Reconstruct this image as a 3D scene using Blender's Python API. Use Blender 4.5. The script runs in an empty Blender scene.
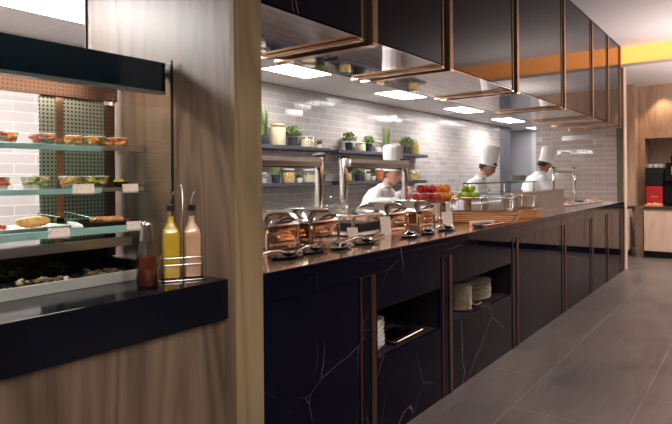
import bpy, bmesh, math, random
from mathutils import Vector, Matrix
PI = math.pi
rnd = random.Random(7)
scene = bpy.context.scene
COL = scene.collection

# ------------------------------------------------------------------ geometry helpers
class MB:
    def __init__(s):
        s.bm = bmesh.new()
    def faces(s, vs, fs):
        v = [s.bm.verts.new(p) for p in vs]
        for f in fs:
            try: s.bm.faces.new([v[i] for i in f])
            except ValueError: pass
        return v
    def box(s, x0, x1, y0, y1, z0, z1, bev=0.0):
        t = bmesh.new()
        v = [t.verts.new(p) for p in ((x0,y0,z0),(x1,y0,z0),(x1,y1,z0),(x0,y1,z0),(x0,y0,z1),(x1,y0,z1),(x1,y1,z1),(x0,y1,z1))]
        for f in ((3,2,1,0),(4,5,6,7),(0,1,5,4),(1,2,6,5),(2,3,7,6),(3,0,4,7)): t.faces.new([v[i] for i in f])
        if bev: bmesh.ops.bevel(t, geom=list(t.edges), offset=bev, segments=2, profile=0.5, affect='EDGES')
        s.merge(t); return s
    def merge(s, t, M=None):
        m = bpy.data.meshes.new('tmp'); t.to_mesh(m); t.free()
        if M is not None: m.transform(M)
        s.bm.from_mesh(m); bpy.data.meshes.remove(m)
    def loft(s, rings, cap0=True, cap1=True):
        R = [[s.bm.verts.new(p) for p in r] for r in rings]
        n = len(R[0])
        for a, b in zip(R, R[1:]):
            for i in range(n):
                s.bm.faces.new((a[i], a[(i+1) % n], b[(i+1) % n], b[i]))
        if cap0: s.bm.faces.new(R[0][::-1])
        if cap1: s.bm.faces.new(R[-1])
        return s
    def lathe(s, prof, c=(0,0,0), n=20, cap0=True, cap1=True, wob=None):
        rings = []
        for k, (r, z) in enumerate(prof):
            rings.append([(c[0]+(r*(wob(i,k,n) if wob else 1))*math.cos(2*PI*i/n), c[1]+(r*(wob(i,k,n) if wob else 1))*math.sin(2*PI*i/n), c[2]+z) for i in range(n)])
        return s.loft(rings, cap0, cap1)
    def tube(s, pts, r, n=8, r2=None):
        P = [Vector(p) for p in pts]; rings = []
        prev = None
        for i, p in enumerate(P):
            if i == 0: d = P[1]-P[0]
            elif i == len(P)-1: d = P[-1]-P[-2]
            else: d = (P[i+1]-P[i]).normalized()+(P[i]-P[i-1]).normalized()
            d.normalize()
            if prev is None:
                a = Vector((0,0,1)) if abs(d.z) < .9 else Vector((1,0,0))
                u = d.cross(a).normalized()
            else:
                u = (prev - d*prev.dot(d)).normalized()
            prev = u
            w = d.cross(u)
            rr = r if r2 is None else r+(r2-r)*i/(len(P)-1)
            rings.append([p+u*rr*math.cos(2*PI*k/n)+w*rr*math.sin(2*PI*k/n) for k in range(n)])
        return s.loft(rings)
    def ball(s, c, r, sub=2, sc=(1,1,1), jit=0, rot=None):
        t = bmesh.new(); bmesh.ops.create_icosphere(t, subdivisions=sub, radius=1)
        M = Matrix.Translation(Vector(c))
        if rot is not None: M = M @ rot
        for v in t.verts:
            k = 1+(rnd.random()-.5)*jit
            v.co = Vector((v.co.x*r*sc[0]*k, v.co.y*r*sc[1]*k, v.co.z*r*sc[2]*k))
        s.merge(t, M); return s
    def build(s, name, mat, parent=None, smooth=None, loc=None, kind=None):
        bmesh.ops.recalc_face_normals(s.bm, faces=list(s.bm.faces))
        m = bpy.data.meshes.new(name); s.bm.to_mesh(m); s.bm.free()
        if smooth is not None:
            for p in m.polygons: p.use_smooth = True
            if smooth < 179:
                m.set_sharp_from_angle(angle=math.radians(smooth))
        for k in (mat if isinstance(mat, (list, tuple)) else [mat]): m.materials.append(k)
        o = bpy.data.objects.new(name, m); COL.objects.link(o)
        if parent is not None: o.parent = parent
        if loc is not None: o.location = loc
        if kind: o['kind'] = kind
        return o

def tag(o, label, cat, group=None):
    o['label'] = label; o['category'] = cat
    if group: o['group'] = group
    return o
def thing(name, label, cat, loc=(0,0,0), rz=0, group=None):
    o = bpy.data.objects.new(name, None); COL.objects.link(o)
    o.location = loc; o.rotation_euler = (0,0,rz)
    o.empty_display_size = .05
    return tag(o, label, cat, group)
def dup(root, loc=None, rz=None, label=None, group=None, scale=None):
    r = root.copy(); COL.objects.link(r)
    if loc is not None: r.location = loc
    if rz is not None: r.rotation_euler = (0,0,rz)
    if scale is not None: r.scale = scale
    if label: r['label'] = label
    if group: r['group'] = group
    for ch in list(root.children):
        c = ch.copy(); COL.objects.link(c); c.parent = r
        for g in list(ch.children):
            d = g.copy(); COL.objects.link(d); d.parent = c
    return r
def rrect(hx, hy, rad, z, n=4, cx=0, cy=0):
    out = []
    for sx, sy, a0 in ((1,1,0),(-1,1,PI/2),(-1,-1,PI),(1,-1,1.5*PI)):
        for k in range(n+1):
            a = a0+PI/2*k/n
            out.append((cx+sx*(hx-rad)+rad*math.cos(a), cy+sy*(hy-rad)+rad*math.sin(a), z))
    return out

# ------------------------------------------------------------------ materials
class NT:
    def __init__(s, name):
        s.m = bpy.data.materials.new(name); s.m.use_nodes = True
        s.t = s.m.node_tree; s.n = s.t.nodes; s.l = s.t.links
        s.b = s.n['Principled BSDF']
    def add(s, t, **k):
        x = s.n.new(t)
        for a, v in k.items(): setattr(x, a, v)
        return x
    def lk(s, a, b): s.l.new(a, b)
    def coord(s, scale=(1,1,1), swz=None):
        c = s.add('ShaderNodeTexCoord').outputs['Object']
        if swz:
            sp = s.add('ShaderNodeSeparateXYZ'); s.lk(c, sp.inputs[0])
            cb = s.add('ShaderNodeCombineXYZ')
            for i, ax in enumerate(swz): s.lk(sp.outputs['XYZ'.index(ax)], cb.inputs[i])
            c = cb.outputs[0]
        mp = s.add('ShaderNodeMapping'); mp.inputs['Scale'].default_value = scale
        s.lk(c, mp.inputs[0]); return mp.outputs[0]
    def noise(s, vec, scale=1, detail=4, rough=.5, dist=0):
        n = s.add('ShaderNodeTexNoise'); s.lk(vec, n.inputs['Vector'])
        n.inputs['Scale'].default_value = scale; n.inputs['Detail'].default_value = detail
        n.inputs['Roughness'].default_value = rough; n.inputs['Distortion'].default_value = dist
        return n.outputs['Fac']
    def ramp(s, fac, stops):
        r = s.add('ShaderNodeValToRGB'); s.lk(fac, r.inputs[0])
        e = r.color_ramp.elements
        while len(e) < len(stops): e.new(.5)
        for k, (p, c) in enumerate(stops):
            e[k].position = p; e[k].color = (*c, 1) if len(c) == 3 else c
        return r.outputs[0]
    def math(s, op, a, b=None, c=None):
        n = s.add('ShaderNodeMath', operation=op)
        for i, v in enumerate((a, b, c)):
            if v is None: continue
            if isinstance(v, (int, float)): n.inputs[i].default_value = v
            else: s.lk(v, n.inputs[i])
        return n.outputs[0]
    def mix(s, fac, a, b, bt='MIX'):
        n = s.add('ShaderNodeMix', data_type='RGBA', blend_type=bt)
        for i, v in ((0, fac), (6, a), (7, b)):
            if isinstance(v, (int, float)): n.inputs[i].default_value = v
            elif isinstance(v, tuple): n.inputs[i].default_value = (*v, 1) if len(v) == 3 else v
            else: s.lk(v, n.inputs[i])
        return n.outputs[2]
    def bump(s, h, st=.2, d=.01):
        b = s.add('ShaderNodeBump'); b.inputs['Strength'].default_value = st; b.inputs['Distance'].default_value = d
        s.lk(h, b.inputs['Height']); s.lk(b.outputs[0], s.b.inputs['Normal'])

def plain(name, col, rough=.5, metal=0, emit=0, ecol=None, spec=None, vary=.0, vs=20, coat=0, sss=0):
    t = NT(name)
    t.b.inputs['Roughness'].default_value = rough; t.b.inputs['Metallic'].default_value = metal
    if vary:
        f = t.noise(t.coord(), vs, 3)
        c = t.ramp(f, [(.3, tuple(x*(1-vary) for x in col)), (.7, tuple(min(1, x*(1+vary)) for x in col))])
        t.lk(c, t.b.inputs['Base Color'])
    else: t.b.inputs['Base Color'].default_value = (*col, 1)
    if emit:
        t.b.inputs['Emission Color'].default_value = (*(ecol or col), 1); t.b.inputs['Emission Strength'].default_value = emit
    if spec is not None: t.b.inputs['Specular IOR Level'].default_value = spec
    if coat: t.b.inputs['Coat Weight'].default_value = coat
    return t.m

def wood(name, c1, c2, c3, s=1.0, rough=.45, off=0):
    t = NT(name)
    v = t.coord((s, s, s))
    mp = t.add('ShaderNodeMapping'); mp.inputs['Location'].default_value = (off, off*.7, off*1.3); mp.inputs['Scale'].default_value = (3.2, 3.2, .45)
    t.lk(v, mp.inputs[0])
    big = t.noise(mp.outputs[0], 1.0, 2, .5, .6)
    ring = t.math('PINGPONG', t.math('MULTIPLY', big, 9.0), .5)
    mp2 = t.add('ShaderNodeMapping'); mp2.inputs['Scale'].default_value = (70, 70, 2.2); t.lk(v, mp2.inputs[0])
    fine = t.noise(mp2.outputs[0], 1.0, 4, .6)
    mp3 = t.add('ShaderNodeMapping'); mp3.inputs['Scale'].default_value = (9, 9, .5); t.lk(v, mp3.inputs[0])
    band = t.noise(mp3.outputs[0], 1.0, 2, .5)
    f = t.math('ADD', t.math('MULTIPLY', ring, .75), t.math('ADD', t.math('MULTIPLY', fine, .45), t.math('MULTIPLY', band, .45)))
    c = t.ramp(f, [(.38, c1), (.62, c2), (.9, c3)])
    t.lk(c, t.b.inputs['Base Color']); t.b.inputs['Roughness'].default_value = rough
    t.bump(fine, .08, .003)
    return t.m

def marble(name, base=(.0025,.003,.011), vein=(.5,.45,.4), rough=.03, amt=1.0, off=0.0, spec=.1):
    t = NT(name)
    v = t.coord((1,1,1))
    mp = t.add('ShaderNodeMapping'); mp.inputs['Location'].default_value = (off, off, off); mp.inputs['Rotation'].default_value = (.3,.5,.2); t.lk(v, mp.inputs[0])
    nz = t.add('ShaderNodeTexNoise'); nz.inputs['Scale'].default_value = 2.2; nz.inputs['Detail'].default_value = 5; t.lk(mp.outputs[0], nz.inputs['Vector'])
    sc_ = t.add('ShaderNodeVectorMath', operation='MULTIPLY_ADD'); t.lk(nz.outputs['Color'], sc_.inputs[0]); sc_.inputs[1].default_value = (.16,.16,.16); t.lk(mp.outputs[0], sc_.inputs[2])
    def crack(scale, wdt):
        vo = t.add('ShaderNodeTexVoronoi', feature='DISTANCE_TO_EDGE'); vo.inputs['Scale'].default_value = scale; t.lk(sc_.outputs[0], vo.inputs['Vector'])
        return t.math('SUBTRACT', 1.0, t.math('MINIMUM', t.math('DIVIDE', vo.outputs['Distance'], wdt*scale), 1.0))
    mask = t.ramp(t.noise(mp.outputs[0], 1.5, 2), [(.50, (0,0,0)), (.64, (.6,.6,.6))])
    mask2 = t.ramp(t.noise(mp.outputs[0], 2.6, 2, .5, .3), [(.50, (0,0,0)), (.62, (.3,.3,.3))])
    f = t.math('MAXIMUM', t.math('MULTIPLY', crack(1.15, .0022), mask), t.math('MULTIPLY', crack(3.1, .0016), mask2))
    f = t.math('MULTIPLY', f, amt)
    c = t.mix(f, base, vein)
    t.lk(c, t.b.inputs['Base Color']); t.b.inputs['Roughness'].default_value = rough
    t.b.inputs['Specular IOR Level'].default_value = spec
    return t.m

def tiles(name, swz, c1, c2, mortar, tw, th, rough=.15, bumpn=.13, off=.5, spec=.18):
    t = NT(name)
    v = t.coord((1,1,1), swz)
    br = t.add('ShaderNodeTexBrick'); t.lk(v, br.inputs['Vector'])
    br.offset = off; br.inputs['Scale'].default_value = 1
    br.inputs['Brick Width'].default_value = tw; br.inputs['Row Height'].default_value = th
    br.inputs['Mortar Size'].default_value = .003; br.inputs['Mortar Smooth'].default_value = .3
    br.inputs['Color1'].default_value = (*c1,1); br.inputs['Color2'].default_value = (*c2,1); br.inputs['Mortar'].default_value = (*mortar,1)
    t.lk(br.outputs['Color'], t.b.inputs['Base Color'])
    r = t.math('ADD', t.math('MULTIPLY', br.outputs['Fac'], .5), rough)
    t.lk(r, t.b.inputs['Roughness'])
    def rv(sx, sy):
        mp = t.add('ShaderNodeMapping'); mp.inputs['Location'].default_value = (tw*sx, th*sy, 0); t.lk(v, mp.inputs[0])
        b2 = t.add('ShaderNodeTexBrick'); t.lk(mp.outputs[0], b2.inputs['Vector']); b2.offset = off; b2.inputs['Scale'].default_value = 1
        b2.inputs['Brick Width'].default_value = tw; b2.inputs['Row Height'].default_value = th; b2.inputs['Mortar Size'].default_value = 0
        b2.inputs['Color1'].default_value = (0,0,0,1); b2.inputs['Color2'].default_value = (1,1,1,1)
        return t.math('MULTIPLY', t.math('SUBTRACT', b2.outputs['Color'], .5), bumpn)
    n = t.noise(v, 7.0, 2)
    h = t.math('ADD', t.math('MULTIPLY', n, .25), t.math('MULTIPLY', br.outputs['Fac'], -.25))
    b = t.add('ShaderNodeBump'); b.inputs['Strength'].default_value = .45; b.inputs['Distance'].default_value = .012; t.lk(h, b.inputs['Height'])
    r1, r2 = rv(20, 30), rv(46, 58)
    cb = t.add('ShaderNodeCombineXYZ'); t.lk(r1, cb.inputs[0]); t.lk(r1, cb.inputs[1]); t.lk(r2, cb.inputs[2])
    va = t.add('ShaderNodeVectorMath', operation='ADD'); t.lk(b.outputs[0], va.inputs[0]); t.lk(cb.outputs[0], va.inputs[1])
    vn = t.add('ShaderNodeVectorMath', operation='NORMALIZE'); t.lk(va.outputs[0], vn.inputs[0])
    t.lk(vn.outputs[0], t.b.inputs['Normal']); t.b.inputs['Specular IOR Level'].default_value = spec
    return t.m

def glass(name, tint=(1,1,1), rough=.02, refl=1.0, base_alpha=.04):
    """thin clear pane: mostly see-through with fresnel reflection"""
    m = bpy.data.materials.new(name); m.use_nodes = True
    nt = m.node_tree; n = nt.nodes; n.clear()
    out = n.new('ShaderNodeOutputMaterial'); tr = n.new('ShaderNodeBsdfTransparent'); gl = n.new('ShaderNodeBsdfGlossy')
    tr.inputs[0].default_value = (*tint,1); gl.inputs['Roughness'].default_value = rough
    ge = n.new('ShaderNodeNewGeometry'); dt = n.new('ShaderNodeVectorMath'); dt.operation = 'DOT_PRODUCT'
    nt.links.new(ge.outputs['Incoming'], dt.inputs[0]); nt.links.new(ge.outputs['Normal'], dt.inputs[1])
    ab = n.new('ShaderNodeMath'); ab.operation = 'ABSOLUTE'; nt.links.new(dt.outputs['Value'], ab.inputs[0])
    iv = n.new('ShaderNodeMath'); iv.operation = 'SUBTRACT'; iv.inputs[0].default_value = 1; nt.links.new(ab.outputs[0], iv.inputs[1])
    pw_ = n.new('ShaderNodeMath'); pw_.operation = 'POWER'; pw_.inputs[1].default_value = 5; nt.links.new(iv.outputs[0], pw_.inputs[0])
    mu = n.new('ShaderNodeMath'); mu.operation = 'MULTIPLY_ADD'; mu.inputs[1].default_value = refl*.9; mu.inputs[2].default_value = base_alpha; mu.use_clamp = True
    mx = n.new('ShaderNodeMixShader')
    nt.links.new(pw_.outputs[0], mu.inputs[0]); nt.links.new(mu.outputs[0], mx.inputs[0])
    nt.links.new(tr.outputs[0], mx.inputs[1]); nt.links.new(gl.outputs[0], mx.inputs[2]); nt.links.new(mx.outputs[0], out.inputs[0])
    return m

M = {}
M['panel_wood'] = wood('panel_wood', (.155,.110,.084), (.235,.17,.13), (.30,.222,.17), 1.0, .42)
M['base_wood'] = wood('base_wood', (.072,.052,.034), (.135,.098,.064), (.185,.138,.095), 1.0, .45, 3)
M['post_wood'] = wood('post_wood', (.155,.118,.060), (.235,.178,.095), (.29,.225,.125), 1.0, .5, 7)
M['far_wood'] = wood('far_wood', (.40,.25,.16), (.50,.32,.21), (.57,.38,.26), 1.0, .5, 11)
M['pale_wood'] = wood('pale_wood', (.62,.45,.33), (.70,.52,.39), (.76,.58,.45), 1.0, .5, 5)
M['marble'] = marble('black_marble')
M['marble_canopy'] = marble('black_marble_panel', (.005,.004,.011), (.60,.48,.38), .012, 1.0, 4.3, .14)
M['bronze'] = plain('bronze', (.34,.235,.15), .36, 1.0)
M['bronze_dark'] = plain('dark_bronze', (.23,.12,.085), .34, 1.0)
M['bronze_bright'] = plain('polished_bronze', (.86,.60,.42), .16, 1.0)
M['dark_groove'] = plain('dark_groove', (.012,.010,.010), .5)
M['mirror'] = plain('smoked_mirror', (.66,.57,.55), .03, 1.0)
M['steel'] = plain('polished_steel', (.80,.76,.72), .13, 1.0)
M['warm_steel'] = plain('warm_steel', (.86,.66,.50), .12, 1.0)
M['brushed'] = plain('brushed_steel', (.62,.60,.58), .3, 1.0)
M['tile_xz'] = tiles('wall_tile_long', 'XZY', (.385,.35,.335), (.43,.39,.375), (.64,.60,.58), .30, .0735)
M['tile_yz'] = tiles('wall_tile_end', 'YZX', (.41,.345,.315), (.46,.39,.355), (.60,.54,.50), .30, .070, .10, .20, .5, .7)
M['ceiling_white'] = plain('ceiling_white', (.80,.77,.78), .7)
M['dining_ceiling'] = plain('dining_ceiling_paint', (.80,.74,.73), .8)
M['black'] = plain('black_plastic', (.012,.012,.014), .35)
M['black_gloss'] = plain('black_enamel', (.006,.007,.010), .08)
M['shelf_dark'] = plain('shelf_dark', (.022,.020,.026), .4)
M['white'] = plain('white_ceramic', (.82,.80,.76), .2)
M['cream'] = plain('cream_ceramic', (.66,.59,.47), .25)
M['cloth_white'] = plain('white_cotton', (.86,.85,.86), .85, vary=.03, vs=9)
M['glass'] = glass('clear_glass')
M['jar_glass'] = glass('jar_glass', (.93,.94,.92), .03, 1.2, .10)
M['green_glass'] = glass('green_edge_glass', (.80,.96,.92), .05, 1.0, .05)
M['acrylic'] = glass('clear_acrylic', (.97,.96,.95), .08, 1.4, .15)
M['card'] = None
M['bowl_clear'] = glass('bowl_clear', (.95,.96,.95), .06, 1.3, .22)

def card_mat():
    t = NT('printed_card')
    v = t.coord((1,1,1))
    n = t.noise(v, 90, 2)
    w = t.add('ShaderNodeTexWave', wave_type='BANDS', bands_direction='Z'); t.lk(v, w.inputs[0]); w.inputs['Scale'].default_value = 34
    f = t.math('MULTIPLY', t.math('GREATER_THAN', w.outputs['Fac'], .72), t.math('GREATER_THAN', n, .5))
    t.lk(t.mix(f, (.74,.68,.62), (.56,.49,.44)), t.b.inputs['Base Color'])
    t.b.inputs['Roughness'].default_value = .5
    return t.m
M['card'] = card_mat()

def floor_mat():
    t = NT('floor_tile')
    v = t.coord((1,1,1))
    mp = t.add('ShaderNodeMapping'); mp.inputs['Location'].default_value = (.35, .03, 0); t.lk(v, mp.inputs[0])
    br = t.add('ShaderNodeTexBrick'); t.lk(mp.outputs[0], br.inputs['Vector']); br.offset = .5
    br.inputs['Scale'].default_value = 1; br.inputs['Brick Width'].default_value = 1.2; br.inputs['Row Height'].default_value = .6
    br.inputs['Mortar Size'].default_value = .0035; br.inputs['Mortar Smooth'].default_value = .2
    br.inputs['Color1'].default_value = (.112,.098,.092,1); br.inputs['Color2'].default_value = (.124,.108,.101,1); br.inputs['Mortar'].default_value = (.22,.195,.18,1)
    n1 = t.noise(mp.outputs[0], 1.6, 5, .6, .6)
    mp2 = t.add('ShaderNodeMapping'); mp2.inputs['Scale'].default_value = (1.2, 9, 1); t.lk(v, mp2.inputs[0])
    n2 = t.noise(mp2.outputs[0], 2, 4)
    f = t.math('ADD', t.math('MULTIPLY', n1, .6), t.math('MULTIPLY', n2, .4))
    var = t.ramp(f, [(.36, (.66,.67,.70)), (.64, (1.32,1.25,1.20))])
    t.lk(t.mix(1.0, br.outputs['Color'], var, 'MULTIPLY'), t.b.inputs['Base Color'])
    t.lk(t.math('ADD', t.math('MULTIPLY', n1, .22), .22), t.b.inputs['Roughness'])
    t.bump(t.math('MULTIPLY', br.outputs['Fac'], -1), .3, .002)
    return t.m
M['floor'] = floor_mat()

def ceil_tile_mat():
    t = NT('ceiling_tile')
    v = t.coord((1,1,1))
    mp = t.add('ShaderNodeMapping'); mp.inputs['Location'].default_value = (.08, .26, 0); t.lk(v, mp.inputs[0])
    br = t.add('ShaderNodeTexBrick'); t.lk(mp.outputs[0], br.inputs['Vector']); br.offset = 0
    br.inputs['Scale'].default_value = 1; br.inputs['Brick Width'].default_value = .65; br.inputs['Row Height'].default_value = .65
    br.inputs['Mortar Size'].default_value = .005
    br.inputs['Color1'].default_value = (.86,.82,.82,1); br.inputs['Color2'].default_value = (.84,.80,.80,1); br.inputs['Mortar'].default_value = (.97,.95,.95,1)
    t.lk(br.outputs['Color'], t.b.inputs['Base Color']); t.b.inputs['Roughness'].default_value = .6
    return t.m
M['ceil_tile'] = ceil_tile_mat()

def perf_mat(name, c, hole, sc, swz='XZY'):
    t = NT(name)
    v = t.coord((sc, sc, sc), swz)
    sp = t.add('ShaderNodeSeparateXYZ'); t.lk(v, sp.inputs[0])
    fx = t.math('SUBTRACT', t.math('FRACT', sp.outputs[0]), .5); fy = t.math('SUBTRACT', t.math('FRACT', sp.outputs[1]), .5)
    d = t.math('SQRT', t.math('ADD', t.math('MULTIPLY', fx, fx), t.math('MULTIPLY', fy, fy)))
    f = t.math('LESS_THAN', d, .27)
    t.lk(t.mix(f, c, hole), t.b.inputs['Base Color'])
    t.lk(t.math('SUBTRACT', .7, t.math('MULTIPLY', f, .7)), t.b.inputs['Metallic'])
    t.b.inputs['Roughness'].default_value = .38
    return t.m
M['perf'] = perf_mat('perforated_steel', (.38,.44,.40), (.03,.035,.03), 62)
M['perf_brown'] = perf_mat('perforated_bronze', (.15,.085,.06), (.04,.02,.018), 62)

def wicker_mat(name, a, b):
    t = NT(name)
    v = t.coord((1,1,1))
    w = t.add('ShaderNodeTexWave', wave_type='BANDS', bands_direction='Z'); t.lk(v, w.inputs[0]); w.inputs['Scale'].default_value = 28; w.inputs['Distortion'].default_value = 1.2
    w2 = t.add('ShaderNodeTexWave', wave_type='BANDS', bands_direction='DIAGONAL'); t.lk(v, w2.inputs[0]); w2.inputs['Scale'].default_value = 30
    f = t.math('MULTIPLY', w.outputs['Fac'], w2.outputs['Fac'])
    t.lk(t.ramp(f, [(.05, a), (.6, b)]), t.b.inputs['Base Color']); t.b.inputs['Roughness'].default_value = .55
    t.bump(f, .5, .006)
    return t.m
M['wicker'] = wicker_mat('wicker', (.34,.15,.06), (.62,.31,.14))
M['wicker_light'] = wicker_mat('light_wicker', (.62,.32,.14), (.88,.54,.28))

# ------------------------------------------------------------------ the setting
def struct(name, mb, mat, smooth=None):
    return mb.build(name, mat, None, smooth, kind='structure')
ZC = 2.38      # kitchen ceiling
ZD = 3.155     # dining ceiling
ZL = 2.90      # lowered ceiling at the far end
Yf = 1.54
ZT = .98       # counter top

struct('floor', MB().box(-4,13.2,-5,6,-.06,0), M['floor'])
struct('ceiling', MB().box(-4,8.72,-5,1.54,ZD,ZD+.08), M['dining_ceiling'])
struct('ceiling', MB().box(-1.5,13,2.22,4.2,ZC,ZC+.06), M['ceil_tile'])
struct('ceiling', MB().box(8.80,13,-5,2.22,ZL,ZL+.06), M['dining_ceiling'])
struct('wall_bulkhead', MB().box(-1.5,1.42,2.06,2.22,2.30,ZD), M['panel_wood'])
struct('wall_back', MB().box(-1.5,11.1,4.2,4.3,0,ZC), M['tile_xz'])
struct('wall_left', MB().box(-1.6,-1.5,1.0,4.3,0,ZD), M['panel_wood'])
dg = plain('grey_door_panel', (.10,.095,.13), .4)
pg = plain('pale_steel_door', (.47,.46,.50), .4)
pw = plain('pale_panel', (.62,.61,.64), .4)
struct('wall_corner', MB().box(11.1,11.72,4.2,4.3,0,ZC), dg)
struct('door_1', MB().box(12.5,12.56,4.02,4.9,0,ZC), pg)
struct('wall_corridor', MB().box(12.5,12.58,2.2,4.015,0,ZC), pw)
struct('wall_corridor', MB().box(11.72,12.5,4.9,5.0,0,ZC), pg)
struct('ceiling', MB().box(11.72,12.5,4.2,4.9,ZC,ZC+.05), M['ceil_tile'])
struct('wall_right', MB().box(8.9,9.05,1.64,2.79,0,ZL), M['tile_yz'])
struct('trim_1', MB().box(8.885,9.05,1.55,1.64,0,ZL+.2), M['base_wood'])  # end post's shaded side, shade put into the darker wood
struct('trim_6', MB().box(8.885,9.05,1.535,1.5495,0,ZL,.001), M['pale_wood'])  # same post's lit front, brightness put into the paler wood
# partition between the cold display and the hot counter, with its end post
struct('wall_partition', MB().box(1.422,1.564,1.56,2.54,0,ZD), M['panel_wood'])
struct('trim_2', MB().box(1.422,1.564,1.535,1.56,0,ZD,.0015), M['post_wood'])
struct('trim_3', MB().box(1.414,1.422,2.54,2.555,0,ZC), M['dark_groove'])
# cove: step between the two dining ceilings, its fascia glows to stand in for cove light
covem = plain('cove_fascia_glow', (.3,.22,.12), .6, emit=2.1, ecol=(1,.30,.055))
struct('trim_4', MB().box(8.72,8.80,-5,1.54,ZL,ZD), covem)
struct('trim_5', MB().box(8.69,8.72,-5,1.535,ZL-.03,ZL+.012), plain('cove_lip', (.62,.52,.46), .6))
# far room
struct('wall_far', MB().box(11.005,11.08,1.585,1.70,0,ZL).box(11.0,11.08,-5,1.585,1.99,ZL).box(11.0,11.08,-5,1.585,0,.80), M['far_wood'])
struct('wall_niche', MB().box(11.45,11.5,-5,1.585,.78,2.0).box(11.08,11.45,1.585,1.62,.78,2.0).box(11.08,11.45,-5,1.585,2.0,2.03), wood('niche_wood', (.36,.27,.20),(.44,.33,.25),(.50,.39,.30),1,.5,2))
struct('wall_pilaster', MB().box(10.65,11.0,1.68,2.3,.84,ZL), M['far_wood'])
struct('wall_dining', MB().box(-4,12.5,-5.1,-5,0,ZD), wood('dining_wood', (.05,.035,.035),(.075,.055,.05),(.10,.075,.065),1,.5,9))
struct('wall_entrance', MB().box(-4.1,-4,-5,4,0,ZD), plain('entrance_paint', (.10,.09,.10), .6))

# ------------------------------------------------------------------ ceiling light panels in the kitchen
LP = plain('light_diffuser', (1,1,1), .5, emit=40.0, ecol=(1,.97,.95))
LPd = plain('corridor_fill_diffuser', (1,1,1), .5, emit=9.0, ecol=(1,.97,.95))
LF = plain('light_frame', (.9,.9,.9), .4)
pos = {2:'nearest the corner over the plant shelves', 3:'second along the kitchen ceiling', 4:'third along the kitchen ceiling', 5:'fourth along the kitchen ceiling', 6:'added to brighten the grey doors beyond the tiled wall'}  # last panel is added to brighten the corridor walls
XL = [(.30,2.72,.75,.62),(1.36,2.92,.70,.60),(3.74,3.34,.66,.36),(5.70,3.36,.72,.36),(7.64,3.42,.78,.34),(9.62,3.46,.86,.34),(11.75,3.0,.6,.9)]
for i, (x, y, w, d) in enumerate(XL):
    if i == 0: lab = 'white ceiling light panel added out of view at the far left, above the cold display'  # added out of view to light the partition's left face
    elif i == 1: lab = 'glaring white ceiling light panel seen above the dark hood, left of the wood wall'
    else: lab = 'rectangular white ceiling light panel, ' + pos[i]
    t = thing('ceiling_light', lab, 'ceiling light', (x+w/2, y+d/2, ZC-.012), 0, 'kitchen ceiling light panels')
    MB().box(-w/2,-w/2+.012,-d/2,d/2,0,.012).box(w/2-.012,w/2,-d/2,d/2,0,.012).box(-w/2+.012,w/2-.012,-d/2,-d/2+.012,0,.012).box(-w/2+.012,w/2-.012,d/2-.012,d/2,0,.012).build('frame', LF, t)
    MB().box(-w/2+.012,w/2-.012,-d/2+.012,d/2-.012,.003,.012).build('diffuser', LP if i < 6 else LPd, t)

# ------------------------------------------------------------------ canopy over the counter
cx0, cx1, cy0, cy1, cz0 = 1.568, 8.72, 1.54, 2.22, 2.03
FX = [2.265, 3.145, 4.37, 5.74, 6.92, 7.78, 8.56]        # bronze fin pairs
can = thing('marble_canopy', 'long black marble canopy with bronze fins hanging over the buffet counter', 'canopy', (cx0, cy0, cz0))
def L(mb): return mb
ox, oy, oz = cx0, cy0, cz0
def cb(x0,x1,y0,y1,z0,z1,bev=0): return MB().box(x0-ox,x1-ox,y0-oy,y1-oy,z0-oz,z1-oz,bev)
edges = [cx0-.10] + FX + [cx1]
MB().box(0,cx1-cx0,.03,cy1-cy0,.012,ZD-cz0-.003).build('core', M['dark_groove'], can)
for i in range(len(FX)+1):
    a = cx0 if i == 0 else FX[i-1]+.145
    b = FX[i] if i < len(FX) else cx1
    if b-a < .02: continue
    MB().box(a-ox+.002, b-ox-.002, .008, .03, .004, ZD-cz0-.003).build('marble_panel', M['marble_canopy'], can)
    MB().box(a-ox+.002, b-ox-.002, .008, cy1-cy0-.004, .002, .012).build('mirror_soffit', M['mirror'], can)
for x in FX:
    for (a, b) in ((x, x+.012), (x+.098, x+.145)):
        MB().box(a-ox, b-ox, .001, .0295, -.010, ZD-cz0-.003, .002).build('bronze_fin', M['bronze'], can)
        MB().box(a-ox-(.02 if b-a < .02 else 0), b-ox, .0, cy1-cy0, -.016, -.0005, .002).build('bronze_rib', M['bronze_bright'], can)

# ------------------------------------------------------------------ buffet counter
cnt = thing('buffet_counter', 'long black marble buffet counter with bronze uprights and plate niches', 'counter', (1.570, Yf, 0))
ox, oy = 1.570, Yf
def B(x0,x1,y0,y1,z0,z1,bev=0,mb=None):
    return (mb or MB()).box(x0-ox,x1-ox,y0-oy,y1-oy,z0,z1,bev)
B(1.572,8.885,1.54,2.42,.945,ZT-.002,.002).build('countertop', M['marble'], cnt)
top_m = NT('warm_stone_top')
tn = top_m.noise(top_m.coord(), 3, 5)
top_m.lk(top_m.ramp(tn, [(.3,(.70,.45,.29)),(.7,(.76,.50,.33))]), top_m.b.inputs['Base Color'])
top_m.b.inputs['Roughness'].default_value = .12; top_m.b.inputs['Metallic'].default_value = .88
B(1.60,5.6,1.548,2.415,ZT-.002,ZT).build('serving_surface', top_m.m, cnt)
B(5.6,8.88,1.548,2.415,ZT-.002,ZT).build('serving_surface', plain('steel_top', (.62,.55,.52), .2, .8), cnt)
B(1.572,8.885,1.543,1.60,.865,.9445,.0015).build('fascia', M['marble'], cnt)
B(1.572,8.885,2.38,2.41,0,.9445).build('back_panel', M['brushed'], cnt)
B(8.86,8.883,1.60,2.38,0,.9445).build('end_panel', M['marble'], cnt)
cf = [2.245,3.125,4.345,5.73,6.88,7.72,8.60]
nich = {1:(2.405,3.105), 2:(3.285,4.315)}
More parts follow.
